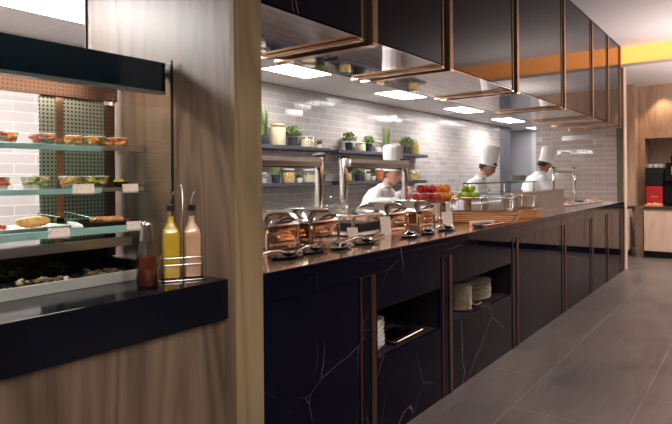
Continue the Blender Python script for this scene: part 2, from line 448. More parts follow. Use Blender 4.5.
for i in range(8):
    a = 1.572 if i == 0 else cf[i-1]+.14
    b = cf[i]+.012 if i < 7 else 8.885
    if i in nich:
        n0, n1 = nich[i]; z0, z1 = .43, .675
        m = MB(); B(a,b,1.555,1.575,0,z0,0,m); B(a,b,1.555,1.575,z1,.8648,0,m)
        if n0-a > .002: B(a,n0,1.555,1.575,z0,z1,0,m)
        B(n1,b,1.555,1.575,z0,z1,0,m)
        m.build('marble_panel', M['marble'], cnt)
        k = MB(); B(n0,n1,1.9,1.915,z0,z1+.01,0,k); B(n0-.012,n0,1.5755,1.915,z0-.02,z1+.01,0,k); B(n1,n1+.012,1.5755,1.915,z0-.02,z1+.01,0,k); B(n0,n1,1.5755,1.9,z1,z1+.01,0,k)
        k.build('niche_lining', plain('niche_black', (.010,.009,.013), .35), cnt)
        B(n0+.001,n1-.001,1.5755,1.899,z0-.02,z0+.0,0).build('niche_shelf', M['shelf_dark'], cnt)
    else:
        B(a,b,1.555,1.575,0,.8648).build('marble_panel', M['marble'], cnt)
for x in cf:
    B(x+.002,x+.015,1.548,1.5545,.0,.862,.0015).build('bronze_upright', M['bronze_dark'], cnt)
    B(x+.0155,x+.0945,1.5525,1.5545,.0,.86).build('upright_groove', M['marble'], cnt)
    B(x+.095,x+.135,1.546,1.5545,.0,.862,.002).build('bronze_upright', M['bronze_dark'], cnt)

# plates in the niches
def plate_mesh(rx, ry, h, name, mat):
    m = MB(); n = 28
    prof = [(.45,0),(.6,0),(.97,h*.8),(1.0,h),(.94,h),(.6,h*.3),(.3,h*.25)]
    return m.loft([[(rx*p*math.cos(2*PI*i/n), ry*p*math.sin(2*PI*i/n), z) for i in range(n)] for p, z in prof]).build(name, mat, None, 50)
def stack(x, y, z, rx, ry, h, step, n, name, mat, lab, group, cat='plate', tilt=0):
    first = None
    for k in range(n):
        jx, jy = (rnd.random()-.5)*.005, (rnd.random()-.5)*.005
        lk = lab + (', topmost of its stack' if k == n-1 else ', within its stack' )
        if first is None:
            o = first = plate_mesh(rx, ry, h, name, mat)
        else:
            o = first.copy(); COL.objects.link(o)
        o.location = (x+jx, y+jy, z+.001+k*step)
        tag(o, lk, cat, group)
stack(2.505,1.665,.43,.075,.075,.042,.0215,7,'bowl',M['white'],'round white bowl in the nearer counter niche beside the bronze upright','white bowls in the near niche','bowl')
stack(3.63,1.665,.43,.080,.080,.016,.0115,14,'side_plate',M['cream'],'small round cream plate at the left of the second niche','small plates in the second niche')
stack(4.02,1.745,.43,.185,.13,.02,.0135,10,'oval_plate',M['cream'],'large oval cream plate in the right part of the second niche','large oval plates in the second niche')

def tray(loc, rz, label, lx=.36, ly=.2):
    t = thing('cutlery_tray', label, 'tray', loc, rz)
    hx, hy = lx/2, ly/2
    MB().loft([rrect(hx-.012,hy-.012,.015,0), rrect(hx,hy,.02,.02), rrect(hx-.006,hy-.006,.016,.02), rrect(hx-.016,hy-.016,.012,.004)]).build('tray_body', M['black'], t)
    MB().tube([Vector(p)+Vector((0,0,.0)) for p in rrect(hx-.002,hy-.002,.02,.021,2)]+[Vector(rrect(hx-.002,hy-.002,.02,.021,2)[0])], .0025, 5).build('rim', M['warm_steel'], t)
    return t
def spoon(label, loc, rz, group, L0=.19, tiltx=0, mat='steel'):
    m = MB()
    m.loft([[(0+L0*.0+px, py*w, pz+h) for px,py,pz in ()] for w,h in ()]) if False else None
    rings = []
    for k in range(11):
        s = k/10; x = s*L0
        if s < .68: w = .0028+.004*(1-s/.68)**2; hh = .0018
        else:
            q = (s-.68)/.32; w = .004+.015*math.sin(PI*min(1,q*.93+.04))**.8; hh = .0022
        z = .004+.006*math.sin(s*PI*.9)
        rings.append([(x, -w, z), (x, 0, z-hh), (x, w, z), (x, 0, z+hh*.4)])
    m.loft(rings)
    return m
def cutlery(label, loc, rz, group):
    o = spoon('', loc, rz, group).build('spoon', M['warm_steel'], None, 60)
    o.location = loc; o.rotation_euler = (0,0,rz); tag(o, label, 'spoon', group); return o
tray((2.80,1.70,.431), .05, 'black cutlery tray lying beside the white bowls in the near niche', .36, .22)
tray((3.79,1.655,.431), .02, 'black cutlery tray between the small plates and the oval plates in the second niche', .13, .13)
first = None
for k in range(6):
    lc = (2.68+.03*k, 1.655+.012*(k%3), .4365+.002*(k//3)); rz = .1+.18*((k*37)%5-2)*.3
    if first is None: first = cutlery('steel spoon lying in the black tray of the near niche', lc, rz, 'spoons in the near tray'); o = first
    else:
        o = first.copy(); COL.objects.link(o); o.location = lc; o.rotation_euler = (0,0,rz)
for k in range(4):
    o = first.copy(); COL.objects.link(o); o.location = (3.745+.02*k, 1.615+.014*k, .4365); o.rotation_euler = (0,0,.15*(k%2)); o.scale = (.42,.8,1)
    tag(o, 'short steel spoon in the small tray of the second niche', 'spoon', 'spoons in the second tray')

# ------------------------------------------------------------------ chafing dishes
def chafer(label, loc, w=.28, d=.33):
    t = thing('chafing_dish', label, 'chafing dish', loc, 0, 'chafing dishes along the counter')
    hx, hy = w/2, d/2
    for sx in (-1,1):
        for sy in (-1,1):
            MB().box(sx*(hx-.014)-.007, sx*(hx-.014)+.007, sy*(hy-.014)-.007, sy*(hy-.014)+.007, 0, .085, .002).build('leg', M['steel'], t)
    MB().box(-hx+.02,hx-.02,-hy+.02,hy-.02,.008,.014,.002).build('burner_shelf', M['warm_steel'], t)
    p = MB().loft([rrect(hx-.03,hy-.03,.02,.024), rrect(hx-.020,hy-.020,.025,.034), rrect(hx-.012,hy-.012,.03,.096), rrect(hx,hy,.03,.098), rrect(hx,hy,.03,.108), rrect(hx-.01,hy-.01,.025,.109)]).build('water_pan', M['warm_steel'], t, 35)
    ins = MB().tube([(-.07,-hy-.001,.062),(-.05,-hy-.024,.062),(.05,-hy-.024,.062),(.07,-hy-.001,.062)], .005, 8).build('pan_handle', M['steel'], p, 60)
    lid = MB().loft([rrect(hx-.002,hy-.002,.035,.110), rrect(hx-.002,hy-.002,.035,.120), rrect(hx-.014,hy-.016,.045,.150), rrect(hx-.036,hy-.04,.05,.182), rrect(hx-.05,hy-.055,.05,.192), rrect(hx-.075,hy-.085,.04,.197)]).build('lid', M['steel'], t, 35)
    MB().tube([(-.055,-hy+.010,.135),(-.052,-hy-.020,.150),(-.03,-hy-.030,.156),(.03,-hy-.030,.156),(.052,-hy-.020,.150),(.055,-hy+.010,.135)], .0065, 8).build('lid_handle', M['black'], lid, 60)
    MB().box(-.06,.06,-hy+.006,-hy+.014,.128,.142,.002).build('handle_plate', M['steel'], lid)
    return t
c0 = chafer('polished steel chafing dish nearest the wood post, half cut off by it', (2.245,2.20,ZT))
dup(c0, (2.575,2.17,ZT), 0, 'polished steel chafing dish second from the wood post, left of the white card')
dup(c0, (3.40,2.17,ZT), 0, 'polished steel chafing dish in front of the first chef')
dup(c0, (3.82,2.17,ZT), 0, 'polished steel chafing dish under the red apples')

# open stand with dark box and inverted glasses
t = thing('serving_stand', 'low open steel stand with a clear tray and a dark drawer between chafing dishes', 'stand', (2.99,2.16,ZT))
for sx in (-1,1):
    for sy in (-1,1): MB().box(sx*.15-.008,sx*.15+.008,sy*.15-.008,sy*.15+.008,0,.125,.002).build('leg', M['steel'], t)
MB().box(-.17,.17,-.17,.17,.125,.14,.004).build('top_plate', M['steel'], t)
MB().box(-.11,.12,-.16,.10,.03,.085,.006).build('drawer', M['black'], t)
MB().box(-.13,.135,-.165,.12,.008,.026,.003).build('drawer_base', M['white'], t)
g = None
for k, (gx, gy) in enumerate(((2.90,2.13),(2.95,2.20),(2.88,2.22),(3.02,2.24))):
    if g is None:
        g = MB().lathe([(.034,0),(.040,.02),(.041,.045),(.030,.068),(.008,.078),(.006,.105),(.03,.112),(.0,.113)][:-1], (0,0,0), 18, cap0=False).build('wine_glass', M['jar_glass'], None, 60); o = g
    else: o = g.copy(); COL.objects.link(o)
    o.location = (gx, gy, ZT+.1405); tag(o, 'upturned clear glass on the low steel stand beside the second lamp post', 'glass', 'upturned glasses on the stand')
def bowl_pile(name, label, loc, r, h, mat):
    m = MB(); n = 26
    m.lathe([(r*.55,0),(r*.62,.004),(r*.85,h*.5),(r,h),(r*.95,h),(r*.8,h*.5),(r*.5,.012)], (0,0,0), n, wob=lambda i,k,n: 1+.015*(i%2))
    o = m.build(name, mat, None, 40); o.location = loc; return o
def cardstand(label, loc, rz, w=.07, h=.10):
    t = thing('menu_card', label, 'card', loc, rz)
    a = MB(); a.faces([(-w/2,0,0),(w/2,0,0),(w/2,.02,h),(-w/2,.02,h),(-w/2,.003,0),(w/2,.003,0),(w/2,.023,h),(-w/2,.023,h)], [(0,1,2,3),(7,6,5,4),(0,4,5,1),(1,5,6,2),(2,6,7,3),(3,7,4,0)])
    a.build('card_face', M['card'], t)
    a = MB(); a.faces([(-w/2,.05,0),(w/2,.05,0),(w/2,.0235,h),(-w/2,.0235,h),(-w/2,.052,0),(w/2,.052,0),(w/2,.0255,h),(-w/2,.0255,h)], [(0,1,2,3),(7,6,5,4),(0,4,5,1),(1,5,6,2),(2,6,7,3),(3,7,4,0)])
    a.build('back_leg', M['acrylic'], t)
cardstand('white menu card standing at the right foot of the second chafing dish', (2.76,1.95,ZT), -.5, .07, .07)
cardstand('tall white menu card standing between the dark drawer and the third chafing dish', (3.10,1.93,ZT), -.5, .075, .115)
cardstand('white menu card standing between the fourth chafing dish and the long bread basket', (3.86,1.86,ZT), -.5, .09, .11)

# serving utensils along the front of the counter
def rest(label, loc, rz, group):
    t = thing('spoon_rest', label, 'spoon rest', loc, rz, group)
    n = 24
    MB().loft([[(.105*p*math.cos(2*PI*i/n), .05*p*math.sin(2*PI*i/n), z) for i in range(n)] for p, z in ((.6,0),(.95,.008),(1,.013),(.93,.013),(.6,.004))]).build('dish', M['black_gloss'], t, 50)
    return t
def ladle(label, loc, rz, group, L0=.30):
    t = thing('serving_spoon', label, 'serving spoon', loc, rz, group)
    n = 16; 
    MB().loft([[(.042*p*math.cos(2*PI*i/n), .031*p*math.sin(2*PI*i/n), z) for i in range(n)] for p, z in ((.35,.0),(.75,.006),(1,.02),(1.03,.021),(.95,.02),(.65,.009))]).build('bowl', M['steel'], t, 60)
    MB().tube([(-.040,0,.021),(-.09,0,.036),(-.16,0,.040),(-L0,0,.034)], .006, 8, .0045).build('handle', M['steel'], t, 60)
    return t
RX = [(1.93,1.75),(2.15,1.765),(2.37,1.76),(2.60,1.765),(3.06,1.74),(3.30,1.74),(3.58,1.74)]
wh = ['closest to the wood post','second from the wood post','before the second chafing dish','right of the second chafing dish','left of the third chafing dish','below the third chafing dish','nearest the long bread basket']
for k, ((x,y), w) in enumerate(zip(RX, wh)):
    rz = -.15+.2*(k%3)
    rest('oval black spoon rest on the counter edge, '+w, (x,y,ZT), rz, 'spoon rests along the counter edge')
    c, s = math.cos(rz), math.sin(rz)
    ladle('steel serving spoon on the rest '+w, (x+.02*c, y+.02*s, ZT+.0085), rz+PI*(k%2)*.0+.35, 'serving spoons along the counter edge')
def tongs(label, loc, rz, L0=.30):
    t = thing('tongs', label, 'tongs', loc, rz, 'tongs lying on the counter')
    for s_ in (-1,1):
        MB().loft([[(x, s_*(y0-.002), z-w), (x, s_*(y0+.001), z-w), (x, s_*(y0+.001), z+w), (x, s_*(y0-.002), z+w)] for x, y0, z, w in ((0,.004,.012,.006),(L0*.3,.014,.012,.008),(L0*.75,.022,.012,.006),(L0,.012,.013,.010))]).build('arm', M['steel'], t, 40)
for k,(x,y,r,w) in enumerate(((2.05,1.88,.12,'before the nearest chafing dish'),(2.52,1.90,.10,'before the second chafing dish'),(2.80,1.84,.35,'below the middle menu card'),(3.42,1.86,.25,'before the third chafing dish'))):
    tongs('long steel tongs lying on the counter '+w, (x,y,ZT), r)

# ------------------------------------------------------------------ heat lamp gantries
M['frost'] = plain('frosted_edge', (.80,.80,.78), .3)
HL = plain('heat_lamp_glow', (1,.8,.6), .5, emit=.8, ecol=(1,.72,.5))
def gantry(label, x0, x1, y, z1=1.50, lamp=True):
    t = thing('heat_lamp_gantry', label, 'heat lamp', (x0, y, ZT), 0, 'heat lamp gantries behind the food')
    w = x1-x0; h = z1-ZT
    for px in (0, w):
        po = MB().box(px-.021,px+.021,-.021,.021,0,h-.005,.004).build('post', M['steel'], t, 40)
        MB().box(px-.055,px+.055,-.018,.018,h-.0045,h+.008,.003).build('cap', M['black'], po)
    MB().box(.0215,w-.0215,-.05,.06,h-.072,h-.022,.004).build('beam', M['brushed'], t, 40)
    MB().box(.03,w-.03,-.045,.055,h-.0215,h-.012).build('frosted_top', plain('frosted_glass', (.78,.80,.78), .25), t)
    if lamp: MB().box(.06,w-.06,-.02,.03,h-.079,h-.0725).build('lamp_tube', M['dark_groove'], t)
    MB().box(.0215,w-.0215,-.0535,-.0505,h-.040,h-.022,.0005).build('front_trim', M['frost'], t)
gantry('steel heat lamp gantry behind the two chafing dishes nearest the wood post', 2.03, 2.975, 2.385)
gantry('steel heat lamp gantry in front of the first chef', 3.255, 4.13, 2.385)
gantry('steel heat lamp gantry standing by the far tiled wall beside the third chef', 7.45, 8.50, 2.12, 1.465, False)

# ------------------------------------------------------------------ fruit bowls
def fruit_mesh(r, mat, stemc, name):
    m = MB(); n = 16; prof = []
    for k in range(1, 12):
        a = PI*k/12; rr = math.sin(a)*(1+.05*math.cos(a)); zz = -math.cos(a)*.92
        if k > 9: zz -= .06*(k-9)
        prof.append((r*rr, r*(zz+.92)))
    m.lathe(prof, (0,0,0), n)
    o = m.build(name, mat, None, 179)
    s_ = MB().tube([(0,0,r*1.62),(.002,0,r*1.78),(.005,0,r*1.98)], .0022, 5).build('stem', stemc, o)
    return o
stemm = plain('fruit_stem', (.10,.06,.03), .7)
def fruits(spec, center, zb, r, name, mat, labels, group, cat):
    first = None
    for (dx, dy, dz), lab in zip(spec, labels):
        if first is None: o = first = fruit_mesh(r, mat, stemm, name)
        else: o = dup(first)
        o.location = (center[0]+dx*r, center[1]+dy*r, zb+dz*r)
        o.rotation_euler = ((rnd.random()-.5)*.4, (rnd.random()-.5)*.4, rnd.random()*6)
        tag(o, lab, cat, group)
def pyramid():
    out = []
    for i in range(7):
        a = i*PI/3+.2
        out.append((0,0,0) if i == 6 else (2.13*math.cos(a), 2.13*math.sin(a), 0))
    for i in range(3):
        a = i*2*PI/3+.5
        out.append((1.24*math.cos(a), 1.24*math.sin(a), 1.72))
    return out
def speckle(name, a, b, sc, rough=.3):
    t = NT(name); t.lk(t.ramp(t.noise(t.coord((1,1,.35)), sc, 4), [(.35,a),(.65,b)]), t.b.inputs['Base Color']); t.b.inputs['Roughness'].default_value = rough; return t.m
M['apple'] = speckle('red_apple', (.42,.010,.018), (.62,.07,.05), 40)
M['orange'] = speckle('orange_peel', (.85,.27,.012), (.95,.40,.03), 60, .4)
M['lime'] = speckle('green_apple', (.30,.46,.02), (.50,.62,.06), 40)
def pedestal(label, loc, rz=0, r=.13, h=.155, hb=.035):
    t = thing('fruit_bowl', label, 'bowl', loc, rz, 'wicker fruit bowls')
    MB().lathe([(r*.75,0),(r*.75,.012),(r*.3,.02),(r*.3,h-.012),(r*.6,h)], (0,0,0), 20).build('pedestal', M['warm_steel'], t, 40)
    MB().lathe([(r*.75,h+.0005),(r*.92,h+hb*.2),(r*1.05,h+hb),(r*1.01,h+hb),(r*.87,h+hb*.3),(r*.7,h+.008)], (0,0,0), 26, wob=lambda i,k,n: 1+.02*(i%2)).build('basket', M['wicker'], t, 40)
P0 = pyramid()
side = ['at the right rim','at the back right','at the back left','at the left rim','at the front left','at the front right','in the middle','on top, right','on top, left','in the upper ring, nearest the camera','at the very top']
pedestal('wicker pedestal bowl holding red apples beside the lamp post', (4.20,2.22,ZT), 0, .142)
fruits(P0, (4.20,2.22), ZT+.166, .041, 'apple', M['apple'], ['red apple in the pile beside the lamp post, '+s for s in side], 'red apples in the bowl', 'apple')
pedestal('wicker pedestal bowl holding oranges behind the red apples', (4.50,2.235,ZT), 0, .138)
fruits(P0, (4.50,2.235), ZT+.166, .040, 'orange', M['orange'], ['orange in the pile behind the red apples, '+s for s in side], 'oranges in the bowl', 'orange')

# ------------------------------------------------------------------ bread baskets with clear domes
def basket(label, loc, rz, L0, W0, H0, HD):
    t = thing('bread_basket', label, 'basket', loc, rz, 'covered bread baskets')
    hx, hy = L0/2, W0/2
    MB().loft([rrect(hx*.86,hy*.84,.03,0), rrect(hx*.9,hy*.9,.03,H0*.3), rrect(hx,hy,.035,H0), rrect(hx-.012,hy-.012,.03,H0), rrect(hx*.84,hy*.82,.03,.012)]).build('wicker_body', M['wicker'], t, 40)
    wv = MB()
    for q in range(4):
        z = H0*(.16+.22*q); k_ = .90+.10*(z/H0)
        pp = rrect(hx*k_+.001, hy*k_+.001, .032, z, 4); wv.tube(pp+[pp[0]], .0042, 6)
    lo, hi = rrect(hx*.87,hy*.86,.03,.003,3), rrect(hx+.002,hy+.002,.035,H0,3)
    def per(ring, u):
        n_ = len(ring); L_ = [ (Vector(ring[(i+1)%n_])-Vector(ring[i])).length for i in range(n_)]; d = u*sum(L_)
        for i in range(n_):
            if d <= L_[i]: return Vector(ring[i]).lerp(Vector(ring[(i+1)%n_]), d/L_[i])
            d -= L_[i]
        return Vector(ring[0])
    ns = int((L0+W0)*2/.022)
    for q in range(ns):
        wv.tube([per(lo, (q+.01)/ns), per(hi, (q+.01)/ns)], .0030, 5)
    wv.build('weave', M['wicker_light'], t, 60)
    pr = rrect(hx,hy,.035,H0+.004,4)
    MB().tube(pr+[pr[0]], .008, 7).build('woven_rim', M['wicker'], t, 60)
    MB().loft([rrect(hx-.016,hy-.016,.03,H0+.004), rrect(hx-.016,hy-.016,.04,H0+HD*.6), rrect(hx-.03,hy-.035,.05,H0+HD*.88), rrect(hx-.06,hy-.07,.05,H0+HD)], cap0=False).build('clear_dome', M['acrylic'], t, 40)
    e = rrect(hx-.016,hy-.016,.03,H0+.012,4)
    MB().tube(e+[e[0]], .003, 5).build('dome_edge', M['steel'], t, 60)
    # end frames of the dome
    for sx in (-1, 0, 1):
        x = sx*(hx-.03)
        MB().tube([(x,-hy+.02,H0+.01),(x,-hy+.02,H0+HD*.6),(x,-hy+.045,H0+HD*.9),(x,-hy+.08,H0+HD+.003),(x,hy-.08,H0+HD+.003),(x,hy-.045,H0+HD*.9),(x,hy-.02,H0+HD*.6),(x,hy-.02,H0+.01)], .003, 6).build('dome_rib', M['steel'], t, 60)
    return t
M['crust'] = speckle('bread_crust', (.48,.20,.06), (.72,.40,.16), 22, .6)
b1 = (4.40,1.80); rzb = -1.34
basket('long wicker bread basket under a clear dome, the larger one', (*b1,ZT), rzb, .54, .34, .072, .13)
first = None
for k in range(10):
    u = -.19+.095*(k%5); v = -.07+.14*(k//5)
    c, s = math.cos(rzb), math.sin(rzb)
    if first is None:
        first = MB().ball((0,0,0), .045, 2, (1,.8,.55), .04).build('bread_roll', M['crust'], None, 179); o = first
    else: o = first.copy(); COL.objects.link(o)
    o.location = (b1[0]+c*u-s*v, b1[1]+s*u+c*v, ZT+.0375); o.rotation_euler = (0,0,k)
    tag(o, 'bread roll lying inside the larger covered basket', 'bread roll', 'rolls in the larger basket')
basket('smaller wicker bread basket under a clear dome beyond the larger one', (5.08,1.70,ZT), -1.4, .26, .30, .07, .13)
# small jam pots in front of the larger basket
first = None
for k in range(8):
    if first is None:
        first = MB().lathe([(.014,0),(.016,.004),(.016,.022),(.0135,.026)], (0,0,0), 12).build('jam_pot', plain('jam_pink', (.75,.36,.30), .3), None, 40)
        MB().lathe([(.0155,.0262),(.0165,.028),(.0165,.035),(.0145,.036)], (0,0,0), 12).build('lid', M['white'], first, 40); o = first
    else: o = dup(first)
    o.location = (3.97+.030*k, 1.725-.012*k, ZT+.0005)
    tag(o, 'tiny pink jam pot in the row before the larger bread basket', 'jam pot', 'jam pots before the basket')
tray((4.02,1.615,ZT), -.1, 'flat black tray on the counter edge before the jam pots', .34, .1)

# ------------------------------------------------------------------ long cold display box with glass gantry
bx0, bx1, by0, by1 = 4.98, 6.98, 1.86, 2.24
t = thing('cold_display_box', 'long steel counter display box with a glass top behind the bread baskets', 'display box', (bx0, by0, ZT))
W = bx1-bx0; D = by1-by0
MB().box(.0,W,.0,.018,0,.205,.003).build('front_panel', M['brushed'], t)
MB().box(.0,W,.03,D,0,.12,.004).build('body', M['brushed'], t)
MB().box(-.02,W+.02,-.02,D,.206,.218,.002).build('glass_top', M['green_glass'], t)
MB().box(-.02,W+.02,-.03,-.0205,.206,.222,.001).build('top_rail', M['steel'], t)
for x in (.02, W*.5, W-.02):
    MB().box(x-.01,x+.01,D-.04,D-.02,.121,.30,.002).build('post', M['steel'], t)
MB().box(-.02,W+.02,D-.06,D-.0,.30,.312,.002).build('upper_rail', M['black'], t)
MB().box(-.02,W+.02,D-.16,D+.06,.3125,.318).build('upper_glass', M['green_glass'], t)
# green apples on a bowl on the box's left end
pedestal('wicker pedestal bowl holding green apples before the second chef', (4.80,2.12,ZT), 0, .112, .165, .03)
fruits(P0[:10], (4.80,2.12), ZT+.176, .034, 'green_apple', M['lime'], ['green apple in the pile before the second chef, '+s for s in side], 'green apples in the bowl', 'apple')
stack(6.25,2.16,ZT+.318,.125,.09,.016,.010,6,'serving_plate',M['cream'],'oblong cream plate on the glass top between the last two chefs','plates on the glass top')

# dishes at the far end
first = None
fm = [plain('food_pink', (.80,.42,.34), .5, vary=.2), plain('food_ochre', (.55,.33,.14), .6, vary=.3), plain('food_dark', (.10,.05,.04), .5, vary=.3)]
for k, (x, y, w) in enumerate(((7.25,1.95,'nearest the display box'),(7.55,1.93,'second from the display box'),(7.88,1.90,'in the middle of the far row'),(8.22,1.88,'second from the far end'),(8.58,1.86,'beside the end post'))):
    t = thing('food_dish', 'white food dish at the far counter end, '+w, 'dish', (x,y,ZT), 0, 'dishes at the far counter end')
    MB().lathe([(.06,0),(.075,.003),(.11,.016),(.112,.019),(.10,.018),(.06,.006)], (0,0,0), 22).build('plate', M['white'], t, 50)
    f = MB()
    hgt = .055 if k == 0 else .022
    for q in range(9):
        a = rnd.random()*6.28; rr = rnd.random()*.05
        f.ball((rr*math.cos(a), rr*math.sin(a), .012+hgt*rnd.random()*.8+.012), .02, 1, (1.1,1,.8), .2)
    f.build('food', fm[k%3], t, 179, kind='stuff')

# ------------------------------------------------------------------ wall shelves
for (x0,x1,z,lab) in ((3.4,5.20,1.70,'upper left dark wall shelf behind the first heat lamp'),(5.36,7.62,1.69,'upper right dark wall shelf above the first chef'),(3.4,5.22,1.30,'lower left dark wall shelf seen through the first gantry'),(5.36,7.58,1.31,'lower right dark wall shelf behind the first chef')):
    t = thing('wall_shelf', lab, 'shelf', (x0, 4.0, z-.045), 0, 'dark wall shelves')
    MB().box(0,x1-x0,0,.198,0,.045,.002).build('shelf_board', M['shelf_dark'], t)
    MB().box(.002,x1-x0-.002,-.006,-.0005,.008,.040,.001).build('front_edge', plain('shelf_edge',(.07,.065,.085),.3), t)

potm = plain('slate_pot', (.035,.04,.055), .45); whitepot = plain('white_pot', (.80,.79,.76), .35)
leafm = speckle('leaf_green', (.06,.12,.03), (.23,.31,.10), 60, .6); grassm = speckle('grass_green', (.11,.19,.05), (.30,.37,.13), 60, .6)
soil = plain('soil', (.03,.02,.015), .9)
def plant(label, loc, r, hp, kind, h, mat, pm, group):
    t = thing('potted_plant', label, 'potted plant', loc, 0, group)
    MB().lathe([(r*.72,0),(r*.76,.004),(r,hp),(r*.92,hp),(r*.88,hp*.85)], (0,0,0), 16).build('pot', pm, t, 40)
    m = MB()
    if kind == 'grass':
        for i in range(130):
            a = rnd.random()*6.28; rr = r*.7*math.sqrt(rnd.random()); sp = rnd.random()*.35
            x, y = rr*math.cos(a), rr*math.sin(a); H = h*(.55+.45*rnd.random()); w = .0028
            lean = Vector((math.cos(a), math.sin(a), 0))*H*sp*.5
            b = Vector((-math.sin(a+1), math.cos(a+1), 0))
            p0 = Vector((x,y,hp*.86)); p1 = p0+Vector((0,0,H*.55))+lean*.35; p2 = p0+Vector((0,0,H))+lean
            m.faces([p0-b*w, p0+b*w, p1+b*w, p1-b*w, p2], [(0,1,2,3),(3,2,4)])
    else:
        for i in range(300):
            a = rnd.random()*6.28; el = rnd.random(); rad = h*.80*(.35+.65*rnd.random())
            c = Vector((rad*math.cos(a)*math.cos(el*1.3), rad*math.sin(a)*math.cos(el*1.3), hp*.9+h*.25+rad*math.sin(el*1.5)))
            d = Vector((rnd.random()-.5, rnd.random()-.5, rnd.random()-.2)).normalized(); e = d.cross(Vector((rnd.random()-.5, rnd.random()-.5, rnd.random()-.5))).normalized()
            s_ = .011+.007*rnd.random()
            m.faces([c-d*s_*1.6, c+e*s_*.6, c+d*s_*1.6, c-e*s_*.6], [(0,1,2,3)])
        for i in range(8):
            a = i*.8; m.tube([(0,0,hp*.86),(h*.3*math.cos(a),h*.3*math.sin(a),hp+h*.45)], .002, 4)
    m.build('foliage', mat, t)
    MB().lathe([(r*.86,hp*.80),(r*.86,hp*.84)], (0,0,0), 14).build('soil', soil, t)
def jar(label, loc, r, h, content, fill, lidm, group, lid_r=.85):
    t = thing('storage_jar', label, 'jar', loc, 0, group)
    MB().lathe([(r*.95,0),(r,.006),(r,h*.80),(r*lid_r*.95,h*.88),(r*lid_r*.95,h*.90)], (0,0,0), 20, cap1=False).build('glass_jar', M['jar_glass'], t, 50)
    MB().lathe([(r*.92,.004),(r*.94,.008),(r*.94,h*fill),(r*.6,h*fill+.006)], (0,0,0), 20).build('contents', content, t, 50)
    MB().lathe([(r*lid_r,h*.90+.0005),(r*lid_r,h*.97),(r*lid_r*.9,h)], (0,0,0), 20).build('lid', lidm, t, 50)
flour = plain('jar_flour', (.80,.68,.46), .8, vary=.1); pasta = plain('jar_pasta', (.72,.50,.18), .7, vary=.2); red = plain('jar_red', (.62,.16,.06), .6, vary=.2)
teal = plain('jar_teal', (.03,.06,.08), .5); cork = plain('cork_lid', (.50,.32,.15), .8); clr = plain('jar_pale', (.62,.58,.50), .7, vary=.15)
YS = 4.09
U, V_, L1, L2 = 1.7005, 1.6905, 1.3005, 1.3105
GP = 'plants on the wall shelves'; GJ = 'jars on the wall shelves'
plant('tall spiky grass in a dark pot at the left end of the upper shelf', (4.19,YS,U), .05, .10, 'grass', .36, grassm, potm, GP)
jar('tall cream jar with cork lid between grass and bushy plant', (4.40,YS,U), .095, .23, flour, .82, cork, GJ, .8)
plant('bushy green plant in a dark pot right of the tall cream jar', (4.65,YS,U), .055, .10, 'bush', .13, leafm, potm, GP)
jar('wide squat jar of beige grain on the upper left shelf', (4.885,YS,U), .09, .125, flour, .7, clr, GJ, .95)
plant('tiny plant in a white cup at the right end of the upper left shelf', (5.11,YS,U), .030, .045, 'bush', .035, leafm, whitepot, GP)
plant('bushy plant leftmost on the upper right shelf', (5.70,YS,V_), .055, .10, 'bush', .13, leafm, potm, GP)
jar('squat jar of beige grain between two bushy plants', (5.945,YS,V_), .075, .11, flour, .75, clr, GJ, .95)
plant('bushy plant second from left on the upper right shelf', (6.15,YS,V_), .055, .10, 'bush', .11, leafm, potm, GP)
jar('clear jar with pale contents beside the tall grass', (6.37,YS,V_), .06, .15, clr, .4, clr, GJ, .95)
plant('tall spiky grass in a dark pot above the first chef', (6.585,YS,V_), .055, .10, 'grass', .32, grassm, potm, GP)
jar('clear jar right of the tall grass, partly behind the white hat', (6.80,YS,V_), .08, .14, clr, .35, cork, GJ, .95)
plant('dark leafy plant right of the first chef\'s hat', (7.13,YS,V_), .06, .10, 'bush', .15, leafm, potm, GP)
jar('tall jar of yellow pasta at the right end of the upper shelf', (7.37,YS,V_), .08, .23, pasta, .75, clr, GJ, .85)
jar('small clear jar at the left end of the lower shelf', (4.17,YS,L1), .045, .11, clr, .4, clr, GJ, .95)
plant('green grass tuft in a dark pot on the lower left shelf', (4.37,YS,L1), .05, .09, 'grass', .11, grassm, potm, GP)
jar('jar of orange lentils on the lower left shelf', (4.57,YS,L1), .07, .155, pasta, .7, clr, GJ, .95)
plant('small plant in a white cup on the lower left shelf', (4.755,YS,L1), .04, .055, 'bush', .045, leafm, whitepot, GP)
jar('wide pale jar above the lower left shelf end', (4.92,YS,L1), .08, .15, flour, .55, clr, GJ, .95)
plant('leafy plant in a dark pot at the right end of the lower left shelf', (5.145,YS,L1), .05, .09, 'bush', .10, leafm, potm, GP)
jar('yellow jar leftmost on the lower right shelf', (5.63,YS,L2), .075, .12, pasta, .8, teal, GJ, .95)
plant('leafy plant in a dark pot on the lower right shelf', (5.89,YS,L2), .055, .09, 'bush', .11, leafm, potm, GP)
jar('pale jar between the leafy plant and the red jar', (6.08,YS,L2), .06, .14, clr, .6, clr, GJ, .95)
plant('small plant in a white cup left of the red jar', (6.24,YS,L2), .04, .06, 'bush', .03, leafm, whitepot, GP)
jar('red orange jar behind the first chef\'s hat', (6.40,YS,L2), .08, .16, red, .85, clr, GJ, .95)
plant('small plant in a white cup right of the red jar', (6.60,YS,L2), .045, .065, 'bush', .03, leafm, whitepot, GP)
jar('yellow jar at the right end of the lower right shelf', (7.35,YS,L2), .08, .14, pasta, .75, clr, GJ, .95)

